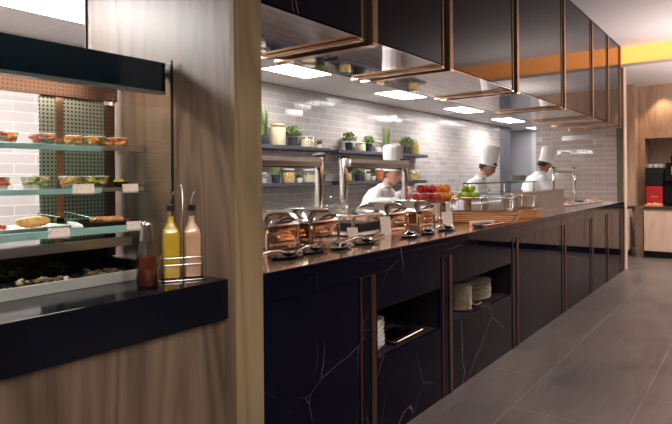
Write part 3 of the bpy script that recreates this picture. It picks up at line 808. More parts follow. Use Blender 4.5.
# ------------------------------------------------------------------ left counter with the cold display
LX0, LX1 = -.9, 1.417
t = thing('display_counter', 'wood fronted counter with thick black stone top under the cold display', 'counter', (LX0, 1.57, 0))
def C(x0,x1,y0,y1,z0,z1,bev=0,mb=None): return (mb or MB()).box(x0-LX0,x1-LX0,y0-1.57,y1-1.57,z0,z1,bev)
darkstone = NT('polished_black_stone')
darkstone.lk(darkstone.ramp(darkstone.noise(darkstone.coord(), 5, 4), [(.35,(.002,.003,.007)),(.75,(.006,.008,.014))]), darkstone.b.inputs['Base Color']); darkstone.b.inputs['Roughness'].default_value = .13; darkstone.b.inputs['Specular IOR Level'].default_value = .28
m = MB(); C(LX0,LX1,1.57,1.86,.833,ZT,.003,m); C(1.33,LX1,1.861,2.33,.833,ZT,0,m); C(LX0,1.33,2.24,2.33,.833,ZT,0,m)
m.build('stone_top', darkstone.m, t)
C(LX0,LX1,1.59,1.61,0,.8325).build('wood_front', M['base_wood'], t)
C(1.39,LX1,1.61,2.32,0,.8325).build('end_panel', M['base_wood'], t)
C(LX0,1.39,2.30,2.32,0,.8325).build('back_panel', M['base_wood'], t)

# cold display
ds = thing('cold_display_case', 'glass cold display case with dark hood and three lit glass shelves', 'display case', (0,0,ZT))
def K(x0,x1,y0,y1,z0,z1,bev=0,mb=None): return (mb or MB()).box(x0,x1,y0,y1,z0-ZT,z1-ZT,bev)
tealg = plain('dark_teal_glass', (.004,.016,.024), .06)
K(LX0,1.395,1.905,1.925,1.703,1.818,.002).build('hood_front', tealg, ds)
K(LX0,1.395,1.926,2.31,1.775,1.818).build('hood_top', plain('hood_black', (.01,.012,.016), .3), ds)
K(LX0,1.395,1.926,1.945,1.725,1.7745).build('hood_rail', M['brushed'], ds)
K(LX0,1.395,1.905,1.935,1.690,1.7025,.001).build('hood_lip', plain('hood_lip_metal', (.25,.30,.28), .3, .7), ds)
K(LX0,1.395,1.946,2.25,1.765,1.7748).build('hood_ceiling', M['bronze'], ds)
K(LX0,1.33,2.03,2.06,1.755,1.7645).build('light_strip', plain('case_led', (1,1,1), .5, emit=26, ecol=(1,.80,.60)), ds)
K(LX0,1.395,2.25,2.27,1.690,1.745).build('perforated_lintel', M['perf_brown'], ds)
K(LX0,1.395,2.2505,2.27,1.746,1.7645).build('lintel_rail', M['bronze_bright'], ds)
K(1.398,1.406,1.88,2.30,ZT+.001,1.82).build('side_glass', M['glass'], ds)
K(1.398,1.406,1.872,1.8795,ZT+.001,1.825).build('side_glass_edge', M['black'], ds)
K(1.385,1.397,2.272,2.295,ZT+.04,1.74).build('white_corner_strip', M['white'], ds)
# sliding back doors
K(1.135,1.165,2.27,2.295,ZT+.04,1.745).build('door_post', M['bronze_bright'], ds)
K(1.345,1.384,2.255,2.290,ZT+.04,1.6745,.001).build('bronze_frame', M['perf_brown'], ds)
K(1.166,1.344,2.272,2.28,ZT+.04,1.745).build('perforated_door', M['perf'], ds)
K(LX0,1.075,2.28,2.286,ZT+.04,1.745).build('glass_door', M['glass'], ds)
K(1.075,1.134,2.278,2.288,ZT+.04,1.745).build('mesh_strip', M['perf'], ds)
for zz in (1.48,1.318):
    K(LX0,1.375,2.055,2.24,zz-.006,zz).build('glass_shelf', M['green_glass'], ds)
    K(LX0,1.20,2.045,2.0545,zz-.020,zz+.001,.001).build('ticket_rail', plain('mint_rail', (.34,.62,.55), .2), ds)
    K(1.20,1.385,2.045,2.0545,zz-.014,zz+.001,.001).build('steel_rail', M['brushed'], ds)
    K(1.386,1.3975,2.04,2.24,zz-.02,zz+.012,.001).build('shelf_bracket', M['jar_glass'], ds)
zz = 1.172
K(LX0,1.375,1.99,2.24,zz-.008,zz).build('glass_shelf', M['green_glass'], ds)
K(LX0,1.375,1.98,1.9895,zz-.026,zz+.001,.001).build('ticket_rail', plain('mint_rail_low', (.34,.60,.55), .2), ds)
K(1.36,1.380,2.02,2.045,ZT+.002,zz-.0085,.002).build('shelf_post', M['brushed'], ds)
K(LX0,1.30,2.00,2.03,1.09,1.125,.002).build('steel_crossbar', M['brushed'], ds)
# the well
K(LX0,1.30,1.842,1.855,ZT+.0005,1.017,.001).build('front_rail', plain('rail_pale', (.60,.66,.62), .3, .4), ds)
K(LX0,1.30,1.8555,1.868,ZT-.02,1.012,.001).build('rail_inner', plain('rail_bronze', (.5,.32,.22), .3, .8), ds)
m = MB(); K(LX0,1.325,2.225,2.24,.84,1.09,0,m); K(LX0,1.325,1.87,2.225,.84,.85,0,m); K(1.31,1.325,1.87,2.225,.84,.978,0,m)
m.build('black_well', M['black_gloss'], ds)
K(1.301,1.325,1.862,2.24,.979,1.03,.002).build('well_end', M['black_gloss'], ds)

# salad trays lying in the well
greens = speckle('salad_leaves', (.16,.22,.03), (.62,.56,.10), 30, .5)
darkf = speckle('dark_salad', (.05,.035,.02), (.30,.20,.07), 30, .5)
first = None
for k, (x, lab) in enumerate(((.74,'black tray of green leaf salad at the left of the display well'),(1.0,'black tray of dark salad in the middle of the display well'),(1.22,'black tray of mixed salad at the right end of the display well'))):
    w = .115 if k < 2 else .078
    t = thing('salad_tray', lab, 'tray', (x,2.05,.885), 0, 'salad trays in the well')
    MB().loft([rrect(w-.01,.14,.02,0), rrect(w,.15,.02,.09), rrect(w-.006,.144,.018,.09), rrect(w-.016,.134,.018,.008)]).build('tray_body', M['black'], t, 40)
    f = MB()
    for q in range(60):
        px, py = (rnd.random()-.5)*2*(w-.03), (rnd.random()-.5)*.24
        f.ball((px,py,.068+.035*rnd.random()), .015, 1, (1.3,.9,.5), .3, Matrix.Rotation(rnd.random()*3,4,'Z') @ Matrix.Rotation(rnd.random(),4,'X'))
    f.build('salad', greens if k == 0 else darkf, t, 179, kind='stuff')
o = MB().box(-.008,.008,-.003,.003,0,.035,.001).build('tag_clip', M['white'], None); o.location=(1.01,1.96,.976); tag(o,'small white tag standing in the middle salad tray','tag')

# bowls of salad on the shelves
fr = random.Random(3)
fcols = {'orange': plain('food_orange', (.80,.30,.04), .4, vary=.3, vs=60), 'red': plain('food_red', (.58,.07,.03), .4, vary=.3, vs=60), 'green': plain('food_green', (.14,.20,.03), .5, vary=.4, vs=60), 'yellow': plain('food_yellow', (.80,.50,.06), .4, vary=.3, vs=60), 'brown': plain('food_brown', (.34,.14,.06), .5, vary=.3, vs=60)}
def salad_bowl(label, x, y, z, w, h, cols, flare=1.35, clear=True):
    t = thing('salad_bowl', label, 'bowl', (x,y,z+.0008), .0, 'small bowls on the display shelves')
    b = w/2/flare; a = w/2
    tt = .0025
    MB().loft([rrect(b,b,.008,0), rrect(a,a,.012,h), rrect(a-tt,a-tt,.011,h), rrect(b-tt,b-tt,.007,tt)]).build('bowl', M['bowl_clear'], t, 40)
    rp = rrect(a-.001, a-.001, .012, h+.0005, 3); MB().tube(rp+[rp[0]], .0016, 5).build('rim', M['white'], t, 60)
    for ci, c in enumerate(cols):
        f = MB(); N = 26//len(cols)+6
        for q in range(N):
            px, py = (fr.random()-.5)*2*(b+.2*(a-b)), (fr.random()-.5)*2*(b+.2*(a-b))
            pz = h*.35+h*.8*fr.random()*(1-.6*max(abs(px),abs(py))/a)
            f.ball((px,py,pz), .0085+.004*fr.random(), 1, (1.2,.9,.7), .3)
        f.build('filling', fcols[c], t, 179, kind='stuff')
yA = 2.14
for x, w, cols, lab in ((.885,.078,('red','orange'),'leftmost clear bowl of red salad on the top shelf'),(1.02,.072,('brown','red'),'second clear bowl of brown salad on the top shelf'),(1.135,.05,('orange','yellow'),'small clear cup of yellow salad on the top shelf'),(1.225,.07,('orange','green','yellow'),'third clear bowl of orange salad on the top shelf'),(1.325,.07,('red','orange','yellow'),'rightmost clear bowl of tomato salad on the top shelf')):
    salad_bowl(lab, x, yA, 1.48, w, .042, cols)
for x, w, cols, lab in ((.86,.07,('orange','red'),'leftmost clear bowl of orange salad on the middle shelf'),(.99,.08,('orange','yellow','green'),'clear bowl of orange and green salad on the middle shelf'),(1.125,.07,('orange','yellow'),'clear bowl of yellow fruit behind the tilted card on the middle shelf'),(1.225,.085,('green','yellow','green'),'clear bowl of leafy green salad on the middle shelf')):
    salad_bowl(lab, x, yA, 1.318, w, .045, cols)
# dark bowl with two yellow pieces
t = thing('dark_bowl', 'small dark bowl with yellow pieces and a herb sprig on the middle shelf', 'bowl', (1.325,2.12,1.3188))
MB().lathe([(.018,0),(.022,.003),(.038,.022),(.036,.022),(.02,.006)], (0,0,0), 20).build('bowl', M['black'], t, 50)
f = MB()
for a in (0.6,2.6,4.4): f.ball((.016*math.cos(a),.016*math.sin(a),.024), .0115, 2, (1,1,.8), .05)
f.build('yellow_food', fcols['yellow'], t, 179)
MB().tube([(0,0,.03),(.003,0,.042),(.008,0,.05)], .002, 4).build('herb', fcols['green'], t)

def pricecard(label, loc, rz, w, h, tilt=-.35):
    t = thing('price_card', label, 'card', loc, rz, 'cards on the display shelves')
    dy = .3*h
    m = MB(); m.faces([(-w/2,0,0),(w/2,0,0),(w/2,dy,h),(-w/2,dy,h),(-w/2,.002,0),(w/2,.002,0),(w/2,dy+.002,h),(-w/2,dy+.002,h)], [(0,1,2,3),(7,6,5,4),(0,4,5,1),(1,5,6,2),(2,6,7,3),(3,7,4,0)])
    m.build('printed_face', M['card'], t)
    MB().box(-w/2,w/2,-.004,-.0005,-.002,.006,.001).build('holder', M['acrylic'], t)
pricecard('grey price card clipped to the middle shelf edge left of centre', (1.115,2.025,1.297), -.35, .075, .038)
pricecard('white price card clipped at the right end of the middle shelf', (1.315,2.03,1.297), -.35, .062, .036)
pricecard('grey price card clipped to the lowest shelf under the croissant', (.99,1.965,1.146), -.35, .07, .036)
pricecard('white price card clipped at the right end of the lowest shelf', (1.29,1.965,1.150), -.35, .06, .036)
pricecard('small wire card holder at the far left of the middle shelf', (.80,2.025,1.297), -.35, .04, .03)

# lowest shelf: trays
t = thing('white_platter', 'white platter under the golden filled croissants on the lowest shelf', 'platter', (.905,2.105,1.1728), 0)
MB().loft([rrect(.15,.085,.02,0), rrect(.165,.098,.025,.012), rrect(.16,.093,.022,.012), rrect(.145,.08,.018,.004)]).build('platter_body', M['white'], t, 40)
crois = speckle('golden_pastry', (.50,.20,.05), (.80,.44,.15), 26, .45)
first = None
for k, (x, y, lab) in enumerate(((.945,2.09,'golden croissant in front on the white platter'),(.99,2.125,'golden croissant behind the other on the white platter'))):
    m = MB(); rings = []
    for q in range(13):
        s_ = q/12; a = -1.0+2.0*s_; r = .004+.018*math.sin(PI*s_)**.7*(1+.22*(q%2))
        cxx, cyy = .055*math.sin(a), .03*(1-math.cos(a))
        rings.append([(cxx+r*math.cos(b)*math.sin(a)*.25, cyy+r*math.cos(b)*1.0, .022+r*.85*math.sin(b)) for b in [2*PI*j/10 for j in range(10)]])
    m.loft(rings); o = m.build('croissant', crois, None, 60); o.location = (x,y,1.178); o.rotation_euler=(0,0,-.5+.25*k); tag(o, lab, 'croissant', 'croissants on the platter')
o = None
for k, (dx, dy) in enumerate(((0,0),(.018,.012),(.020,-.012))):
    r_ = MB().ball((0,0,.009), .0095, 2, (1,1,.95)).build('cherry_tomato', fcols['red'], None, 179) if o is None else o.copy()
    if o is None: o = r_
    else: COL.objects.link(r_)
    r_.location = (.845+dx, 2.11+dy, 1.178); tag(r_, 'tiny red cherry tomato at the left of the white platter', 'tomato', 'cherry tomatoes on the platter')
t = thing('napkin', 'folded white paper napkin on the lowest shelf right of the croissants', 'napkin', (1.097,2.06,1.1728), -.3)
MB().box(-.022,.022,-.045,.045,0,.006,.002).build('lower_fold', M['cloth_white'], t)
m = MB(); m.loft([[(-.020,-.042,.0065),(.020,-.042,.0065),(.020,-.038,.010),(-.020,-.038,.012)],[(-.020,.04,.0065),(.020,.04,.0065),(.016,.038,.016),(-.018,.038,.022)]]); m.build('upper_fold', M['cloth_white'], t)
t = thing('black_tray', 'square black tray under the baked salmon on the lowest shelf', 'tray', (1.235,2.085,1.1728), 0)
MB().loft([rrect(.095,.085,.012,0), rrect(.105,.095,.014,.016), rrect(.100,.090,.012,.016), rrect(.09,.08,.01,.004)]).build('tray_body', M['black'], t, 40)
o = MB(); 
for q in range(8):
    o.ball((-.05+.0135*q, .004*math.sin(q*1.3), .014), .018, 2, (1,.95,.72), .08)
o = o.build('baked_salmon', speckle('baked_salmon', (.55,.17,.05), (.85,.42,.18), 30, .4), None, 179); o.location=(1.245,2.085,1.1785); o.rotation_euler=(0,0,-.4); tag(o,'orange baked salmon fillet lying on the square black tray','salmon')
o = MB().ball((0,0,.008), .010, 2, (1.2,.9,.8)).build('red_pepper', fcols['red'], None, 179); o.location=(1.312,2.055,1.1785); tag(o,'bright red pepper piece at the right end of the salmon','pepper')
o = MB()
for q in range(7): o.ball((.01*math.cos(q), .008*math.sin(q*2), .008+.002*(q%3)), .007, 1, (1.2,.8,.6), .3)
o = o.build('herb_garnish', speckle('herb_green', (.12,.2,.03), (.35,.45,.1), 40, .5), None, 179); o.location=(1.300,2.10,1.1785); tag(o,'green herb garnish behind the red pepper on the black tray','garnish')
for (x,y,r,lab) in ((1.11,2.125,2.6,'steel serving fork leaning over the croissants'),(1.19,2.10,2.2,'steel serving fork resting on the salmon tray')):
    t = thing('serving_fork', lab, 'fork', (x,y,1.200), r)
    MB().tube([(0,0,0),(.03,0,.008),(.08,0,.020),(.11,0,.024)], .0025, 6).build('handle', M['steel'], t, 60)
    MB().box(-.03,0,-.007,.007,-.004,-.0015,.001).build('tines', M['steel'], t)

# ------------------------------------------------------------------ bottles
def bottle(label, loc, liquid, group, rz=0):
    t = thing('dressing_bottle', label, 'bottle', loc, rz, group)
    def ring(h, z, k=.3): return rrect(h, h, max(.002, h*k), z)
    MB().loft([ring(.029,0), ring(.031,.004), ring(.031,.155), ring(.028,.180,.45), ring(.0135,.205,.95), ring(.012,.235,.95), ring(.014,.238,.95), ring(.014,.245,.95)]).build('glass_body', M['jar_glass'], t, 50)
    MB().loft([ring(.028,.004), ring(.0295,.008), ring(.0295,.155), ring(.026,.178,.45), ring(.0115,.204,.95), ring(.010,.226,.95)]).build('dressing', liquid, t, 50)
    s_ = MB().lathe([(.0125,.2455),(.0155,.247),(.0155,.266),(.010,.268)], (0,0,0), 14).build('stopper', M['black'], t, 50)
    MB().tube([(0,0,.2685),(0,0,.285),(.004,-.002,.30),(.012,-.006,.318)], .0045, 8, .003).build('spout', M['steel'], s_, 60)
yel = plain('yellow_dressing', (.72,.50,.02), .25, coat=.6); pink = plain('pink_dressing', (.74,.46,.30), .25, coat=.6)
bottle('square glass bottle of yellow dressing, left in the wire rack', (1.280,1.725,ZT+.0085), yel, 'dressing bottles in the wire rack', -.5)
bottle('square glass bottle of pink dressing, right in the wire rack', (1.347,1.690,ZT+.0085), pink, 'dressing bottles in the wire rack', -.5)
t = thing('wire_rack', 'chrome wire rack with tall loop handle around two dressing bottles', 'rack', (1.3135,1.7075,ZT), -.5)
def loop(z, hx, hy, r, name):
    p = rrect(hx, hy, .02, z, 4); MB().tube(p+[p[0],p[1]], r, 6).build(name, M['steel'], t, 60)
loop(.0035, .082, .044, .003, 'base_ring'); loop(.060, .082, .044, .0024, 'lower_ring'); loop(.085, .082, .044, .0024, 'upper_ring')
for sx in (-1,1):
    for sy in (-1,1): MB().tube([(sx*.070,sy*.0435,.004),(sx*.070,sy*.0435,.085)], .002, 6).build('upright', M['steel'], t)
m = MB()
for q in range(7):
    x = -.06+.02*q; m.tube([(x,-.042,.004),(x,.042,.004)], .0017, 5)
m.build('floor_wires', M['steel'], t)
MB().tube([(-.0,-.046,.004),(0,-.044,.20),(0,-.030,.325),(0,-.022,.342),(0,-.010,.350),(0,.010,.350),(0,.022,.342),(0,.030,.325),(0,.044,.20),(0,.046,.004)], .003, 8).build('loop_handle', M['steel'], t, 60)
t = thing('vinegar_carafe', 'glass carafe of dark amber vinegar with steel collar left of the yellow bottle', 'carafe', (1.155,1.69,ZT))
MB().lathe([(.034,0),(.038,.004),(.0375,.075),(.032,.12),(.022,.165),(.0175,.205),(.019,.218)], (0,0,0), 22, cap1=False).build('glass_body', M['jar_glass'], t, 60)
amber = plain('amber_vinegar', (.10,.018,.004), .15, coat=.5)
MB().lathe([(.032,.005),(.0355,.008),(.0350,.075),(.030,.105)], (0,0,0), 22).build('vinegar', amber, t, 60)
MB().lathe([(.0235,.160),(.0185,.2055),(.020,.219),(.014,.226),(.012,.226)], (0,0,0), 20, cap0=False).build('steel_collar', M['steel'], t, 60)

# ------------------------------------------------------------------ far room: cabinets and coffee station
t = thing('base_cabinet', 'pale wood base cabinet under the coffee station at the far right', 'cabinet', (10.45,1.535,0))
def Q(x0,x1,y0,y1,z0,z1,bev=0): return MB().box(x0-10.45,x1-10.45,y0-1.535,y1-1.535,z0,z1,bev)
Q(10.47,10.99,-1.5,1.53,.11,.80).build('body', M['pale_wood'], t)
Q(10.52,10.99,-1.5,1.53,0,.1095).build('plinth', M['black'], t)
ys = [1.53,1.10,.67,.24,-.19,-.62,-1.05,-1.5]
for a, b in zip(ys, ys[1:]): Q(10.45,10.469,b+.004,a-.004,.115,.795,.001).build('door', M['pale_wood'], t)
Q(10.43,10.995,-1.5,1.53,.801,.84,.002).build('worktop', plain('dark_worktop', (.06,.05,.05), .25), t)
t = thing('side_cabinet', 'narrow pale cabinet behind the counter end post', 'cabinet', (10.0,1.75,0))
MB().box(-.9,1.0,0,.5,.11,.80).build('body', M['pale_wood'], t)
MB().box(-.9,1.0,.05,.5,0,.1095).build('plinth', M['black'], t)
MB().box(-.9,.64,-.01,.5,.801,.84).build('worktop', plain('dark_worktop2', (.06,.05,.05), .25), t)
o = MB().box(10.46,10.62,1.54,1.655,0,.838).build('end_column', wood('column_wood', (.14,.085,.06),(.19,.12,.085),(.23,.15,.11),1,.5,6), None); tag(o, 'dark brown wood column at the left end of the coffee cabinet', 'column')
t = thing('drinks_crate', 'black storage rack with rows of small white cups on top', 'rack', (11.02,1.42,.8405))
MB().box(-.25,.25,-.13,.13,.34,.64,.006).build('upper_box', M['black'], t)
MB().box(-.22,.25,-.12,.12,0,.339,.004).build('lower_box', M['black_gloss'], t)
t = thing('red_display_box', 'red upright box with small gold writing on the worktop', 'box', (10.74,1.41,.8405))
MB().box(-.02,.02,-.12,.12,.02,.33,.004).build('red_panel', plain('red_card', (.45,.015,.02), .45), t)
m = MB()
for q in range(7): m.box(-.0225,-.0205,-.055+.016*q,-.055+.016*q+.010,.145,.150+.010*(1+q%2))
m.build('gold_writing', plain('gold_ink', (.8,.5,.15), .4, .5), t)
MB().box(-.04,.04,-.12,.12,0,.0195,.002).build('foot', M['black'], t)
t = thing('snack_tray', 'shallow orange tray of packets in front of the red box', 'tray', (10.60,1.40,.8405))
MB().box(-.07,.07,-.13,.13,0,.03,.003).build('tray_body', plain('orange_tray', (.75,.28,.05), .5), t)
m = MB()
for q in range(5): m.box(-.05,.04,-.11+.043*q,-.11+.043*q+.032,.0305,.045+.006*(q%3))
m.build('packets', plain('packet_paper', (.75,.6,.45), .5, vary=.3), t, kind='stuff')
t = thing('coffee_machine', 'black coffee machine with steel spout at the right picture edge', 'coffee machine', (11.0,1.05,.8405))
MB().box(-.22,.22,-.22,.20,0,.06,.004).build('drip_tray', M['black_gloss'], t)
MB().box(.02,.22,-.22,.20,.0605,.42).build('body', M['black'], t)
MB().box(-.22,.22,-.22,.20,.4205,.72,.01).build('head', M['black_gloss'], t)
MB().box(-.12,-.06,.04,.10,.30,.42,.004).build('spout', M['steel'], t)
MB().box(-.2235,-.2205,-.08,.12,.52,.66).build('screen', plain('screen_grey', (.25,.22,.24), .2), t)
MB().lathe([(.09,0),(.10,.01),(.11,.11),(.09,.13)], (.05,.05,.7205), 16).build('bean_hopper', M['black_gloss'], t, 40)
first = None
for k in range(6):
    if first is None:
        first = MB().lathe([(.026,0),(.036,.05),(.038,.062),(.034,.062),(.022,.008)], (0,0,0), 14).build('cup', M['white'], None, 50)
        MB().tube([(.034,0,.05),(.05,0,.045),(.05,0,.025),(.031,0,.02)], .004, 5).build('handle', M['white'], first, 60); o = first
    else: o = dup(first)
    o.location = (10.88+.10*(k//3), 1.50-.085*(k%3), .8405+.641); o.rotation_euler = (0,0,k)
    tag(o, 'small white cup on top of the black rack', 'cup', 'white cups on the rack')

# ------------------------------------------------------------------ chefs
skin_m = {}
def skin(name, c):
    t = NT(name); t.b.inputs['Base Color'].default_value = (*c,1); t.b.inputs['Roughness'].default_value = .5
    t.b.inputs['Subsurface Weight'].default_value = .08; return t.m
def cap(m, a, b, ra, rb, n=14):
    a, b = Vector(a), Vector(b); L0 = (b-a).length
    N = max(2, int(L0/ (min(ra,rb)*.6))+1)
    m.tube([a.lerp(b, k/N) for k in range(N+1)], ra, n, rb)
    m.ball(a, ra, 2); m.ball(b, rb, 2)
def ell(m, st, n=20):
    """loft elliptical rings: (centre, rx(front-back), ry(side), tilt)"""
    rings = []
    for c, rx, ry, ti in st:
        rings.append([(c[0]+rx*math.cos(a)*math.cos(ti), c[1]+ry*math.sin(a), c[2]-rx*math.cos(a)*math.sin(ti)) for a in [2*PI*i/n for i in range(n)]])
    m.loft(rings)
def remesh(o, vox, smooth_it=4):
    md = o.modifiers.new('r', 'REMESH'); md.mode = 'VOXEL'; md.voxel_size = vox; md.use_smooth_shade = True
    if smooth_it:
        s_ = o.modifiers.new('s', 'SMOOTH'); s_.iterations = smooth_it; s_.factor = .5
    dg = bpy.context.evaluated_depsgraph_get(); dg.update()
    me = bpy.data.meshes.new_from_object(o.evaluated_get(dg))
    old = o.data; o.modifiers.clear(); o.data = me
    for p in me.polygons: p.use_smooth = True
    bpy.data.meshes.remove(old)
def hand(m, wrist, direction, palmdown=(0,0,-1), side=1, curl=.5):
    d = Vector(direction).normalized(); dn = Vector(palmdown); dn = (dn-d*dn.dot(d)).normalized(); w = d.cross(dn)*side
    p = Vector(wrist)
    # palm
    rings = []
    for s_, hw, ht in ((0,.024,.019),(.03,.033,.016),(.07,.040,.014),(.09,.038,.012)):
        c = p+d*s_; rings.append([c+w*hw*math.cos(a)+dn*ht*math.sin(a) for a in [2*PI*i/12 for i in range(12)]])
    m.loft(rings)
    for k, (off, L0) in enumerate(((.030,.068),(.010,.078),(-.010,.073),(-.029,.058))):
        a = p+d*.080+w*off; seg = [L0*.45, L0*.32, L0*.23]; ang = .15+curl*.3; q = a
        for j, sl in enumerate(seg):
            dd = d*math.cos(ang)+dn*math.sin(ang); e = q+dd*sl
            cap(m, q, e, .0088-.0007*j, .0083-.0007*j, 8); q = e; ang += curl
    q = p+d*.025+w*.028; e = q+(d*.6+w*.7+dn*.35).normalized()*.04; cap(m, q, e, .012, .0105, 8); g = e+(d*.9+w*.15+dn*.45).normalized()*.032; cap(m, e, g, .010, .0085, 8)
def chef(label, root, rz, head_c, pitch, hands_, sc=1.0, skincol=(.55,.32,.22), haircol=(.015,.012,.012), hat_tilt=None, hat_h=.235, headyaw=0.0):
    """local frame: faces +x, root at the feet"""
    t = thing('person', label, 'person', (*root, 0.002), rz)
    H = Vector(head_c)
    sm = skin('skin', skincol)
    hipz = .90*sc
    hip = Vector((0,0,hipz)); neck = H+Vector((-.055*math.cos(pitch)-.03,0,-.135)); chest = hip.lerp(neck, .62)+Vector((.01,0,0)); 
    lean = math.atan2(neck.x-hip.x, neck.z-hip.z)
    m = MB()
    ell(m, [(hip+Vector((0,0,-.10)), .10,.155,0),(hip, .118,.172,lean*.4),(hip.lerp(neck,.3), .105,.15,lean),(hip.lerp(neck,.6), .122,.17,lean),(hip.lerp(neck,.82), .105,.165,lean),(hip.lerp(neck,.95), .06,.09,lean),(neck, .05,.055,lean)])
    cap(m, neck+Vector((-.015,0,-.02)), H+Vector((-.03,0,-.06)), .054, .052)
    sh = hip.lerp(neck,.86)
    arms = []
    for s_, (el, wr, hd) in zip((1,-1), hands_):
        S = sh+Vector((0,s_*.175,-.0)); E = Vector(el); Wp = Vector(wr)
        cap(m, S, E, .050, .040); cap(m, E, Wp, .040, .026); hand(m, Wp, hd, (0,0,-1), s_, .45); arms.append((S,E,Wp))
    legs = []
    for s_ in (1,-1):
        A = hip+Vector((0,s_*.09,-.05)); Kn = Vector((.015,s_*.10,.48*sc)); An = Vector((-.02,s_*.105,.085))
        cap(m, A, Kn, .085, .055); cap(m, Kn, An, .052, .036); legs.append((A,Kn,An))
        m.loft([[(x+0, s_*.108+yy*w, .012+zz*h) for yy, zz in ((-1,0),(1,0),(1,.6),(.5,1),(-.5,1),(-1,.6))] for x, w, h in ((-.07,.03,.05),(-.02,.036,.09),(.06,.044,.06),(.14,.045,.04),(.18,.03,.025))])
    # head
    hm = bmesh.new(); bmesh.ops.create_icosphere(hm, subdivisions=5, radius=1)
    Rh = Matrix.Translation(H) @ Matrix.Rotation(headyaw,4,'Z') @ Matrix.Rotation(pitch,4,'Y')
    for v in hm.verts:
        x, y, z = v.co
        fx = .098*x; fy = .076*y; fz = .118*z
        if z < 0: fy *= 1-.30*(-z)**1.4; fx *= 1-.18*(-z)**2 if x < 0 else 1-.03*(-z)
        if x > 0.2: fx *= (.94+.02*abs(y))
        g = math.exp(-((y/.16)**2+((z+.12)/.20)**2)) if x > 0 else 0
        fx += .022*g*(1 if z < .05 else .5)
        for ey in (-.42,.42):
            g = math.exp(-(((y-ey)/.18)**2+((z-.06)/.12)**2)) if x > 0 else 0; fx -= .009*g
        g = math.exp(-((y/.30)**2+((z+.50)/.10)**2)) if x > 0 else 0; fx += .008*g
        g = math.exp(-((y/.30)**2+((z+.80)/.16)**2)) if x > 0 else 0; fx += .012*g
        g = math.exp(-((z-.24)/.10)**2) if x > .3 else 0; fx += .004*g
        v.co = (fx, fy, fz)
    m.merge(hm, Rh)
    for s_ in (1,-1):
        m.ball(Rh @ Vector((-.005,s_*.074,-.005)), 1, 2, (.017,.009,.030), 0, Matrix.Rotation(headyaw,4,'Z') @ Matrix.Rotation(pitch,4,'Y'))
    body = m.build('body', sm, t); remesh(body, .0048, 2)
    # face details
    for s_ in (1,-1):
        e = MB().ball(Rh @ Vector((.0755,s_*.031,.007)), .0115, 2, (1,1,.62)).build('eye', plain('eye_white', (.55,.50,.46), .3), t, 179)
        MB().ball(Rh @ Vector((.0835,s_*.0315,.004)), .0052, 2).build('iris', plain('iris', (.02,.012,.01), .3), e, 179)
        MB().tube([Rh @ Vector((.088,s_*.014,.030)), Rh @ Vector((.090,s_*.032,.036)), Rh @ Vector((.074,s_*.052,.030))], .0038, 6).build('eyebrow', plain('eyebrow_hair', haircol, .8), t, 60)
    MB().tube([Rh @ Vector((.083,-.022,-.059)), Rh @ Vector((.0955,0,-.060)), Rh @ Vector((.083,.022,-.059))], .0048, 6).build('mouth', plain('lips', (skincol[0]*.75, skincol[1]*.42, skincol[2]*.42), .5), t, 60)
    # hair cap : shell on back and sides of skull below the hat
    hb = bmesh.new(); bmesh.ops.create_icosphere(hb, subdivisions=4, radius=1)
    kill = []
    for v in hb.verts:
        x, y, z = v.co
        if (x > .12 and z < .42) or z < -.42 or (x > -.10 and z < -.05) : kill.append(v)
    bmesh.ops.delete(hb, geom=kill, context='VERTS')
    for v in hb.verts: v.co = (v.co.x*.103, v.co.y*.0815, v.co.z*.120)
    hmb = MB(); hmb.merge(hb, Rh); ho = hmb.build('hair', plain('hair', haircol, .7), t, 179)
    sd = ho.modifiers.new('t','SOLIDIFY'); sd.thickness = .004; sd.offset = 1
    # toque
    ht = pitch if hat_tilt is None else hat_tilt
    Rt = Matrix.Translation(H) @ Matrix.Rotation(headyaw,4,'Z') @ Matrix.Rotation(ht,4,'Y')
    b = MB(); n = 48
    prof = [(.0875,.030),(.090,.030),(.090,.085),(.091,.088),(.094,.15),(.098,.20),(.101,.235),(.099,.258),(.086,.275),(.055,.283),(.02,.280)]
    k_ = hat_h/.25
    def ring(r, z, pl): return [Rt @ Vector(((r*(1+pl*math.cos(12*2*PI*i/n)))*1.06*math.cos(2*PI*i/n)-.004, (r*(1+pl*math.cos(12*2*PI*i/n)))*.98*math.sin(2*PI*i/n), .03+(z-.03)*k_)) for i in range(n)]
    b.loft([ring(r, z, 0 if z < .087 else .022*min(1,(z-.085)/.08)) for r, z in prof], cap0=False)
    b.build('toque', M['cloth_white'], t, 60)
    b = MB(); b.loft([ring(.0925,.028,0), ring(.0925,.080,0), ring(.0908,.081,0), ring(.0908,.0275,0)], cap0=False, cap1=False); b.build('toque_band', M['cloth_white'], t, 60)
    # jacket
    j = MB()
    ell(j, [(hip+Vector((0,0,-.16)), .15,.20,0),(hip+Vector((0,0,-.02)), .150,.198,lean*.4),(hip.lerp(neck,.3), .135,.178,lean),(hip.lerp(neck,.6), .152,.20,lean),(hip.lerp(neck,.82), .130,.195,lean),(hip.lerp(neck,.94), .082,.12,lean),(neck+Vector((-.004,0,.010)), .070,.074,lean)])
    for (S,E,Wp) in arms:
        cap(j, S, E, .070, .058); cap(j, E, E.lerp(Wp,.93), .058, .042)
    jo = j.build('jacket', M['cloth_white'], t); remesh(jo, .009, 5)
    c = MB()
    nb = neck+Vector((-.004,0,.004)); rr = []
    for zz, ex in ((0,.004),(.038,.0),(.038,-.008),(0,-.006)):
        rr.append([(nb.x+zz*math.tan(lean)*.7+(.068+ex)*math.cos(a), nb.y+(.070+ex)*math.sin(a), nb.z+zz) for a in [2*PI*i/24 for i in range(24)]])
    c.loft(rr, False, False); c.build('collar', M['cloth_white'], t, 60)
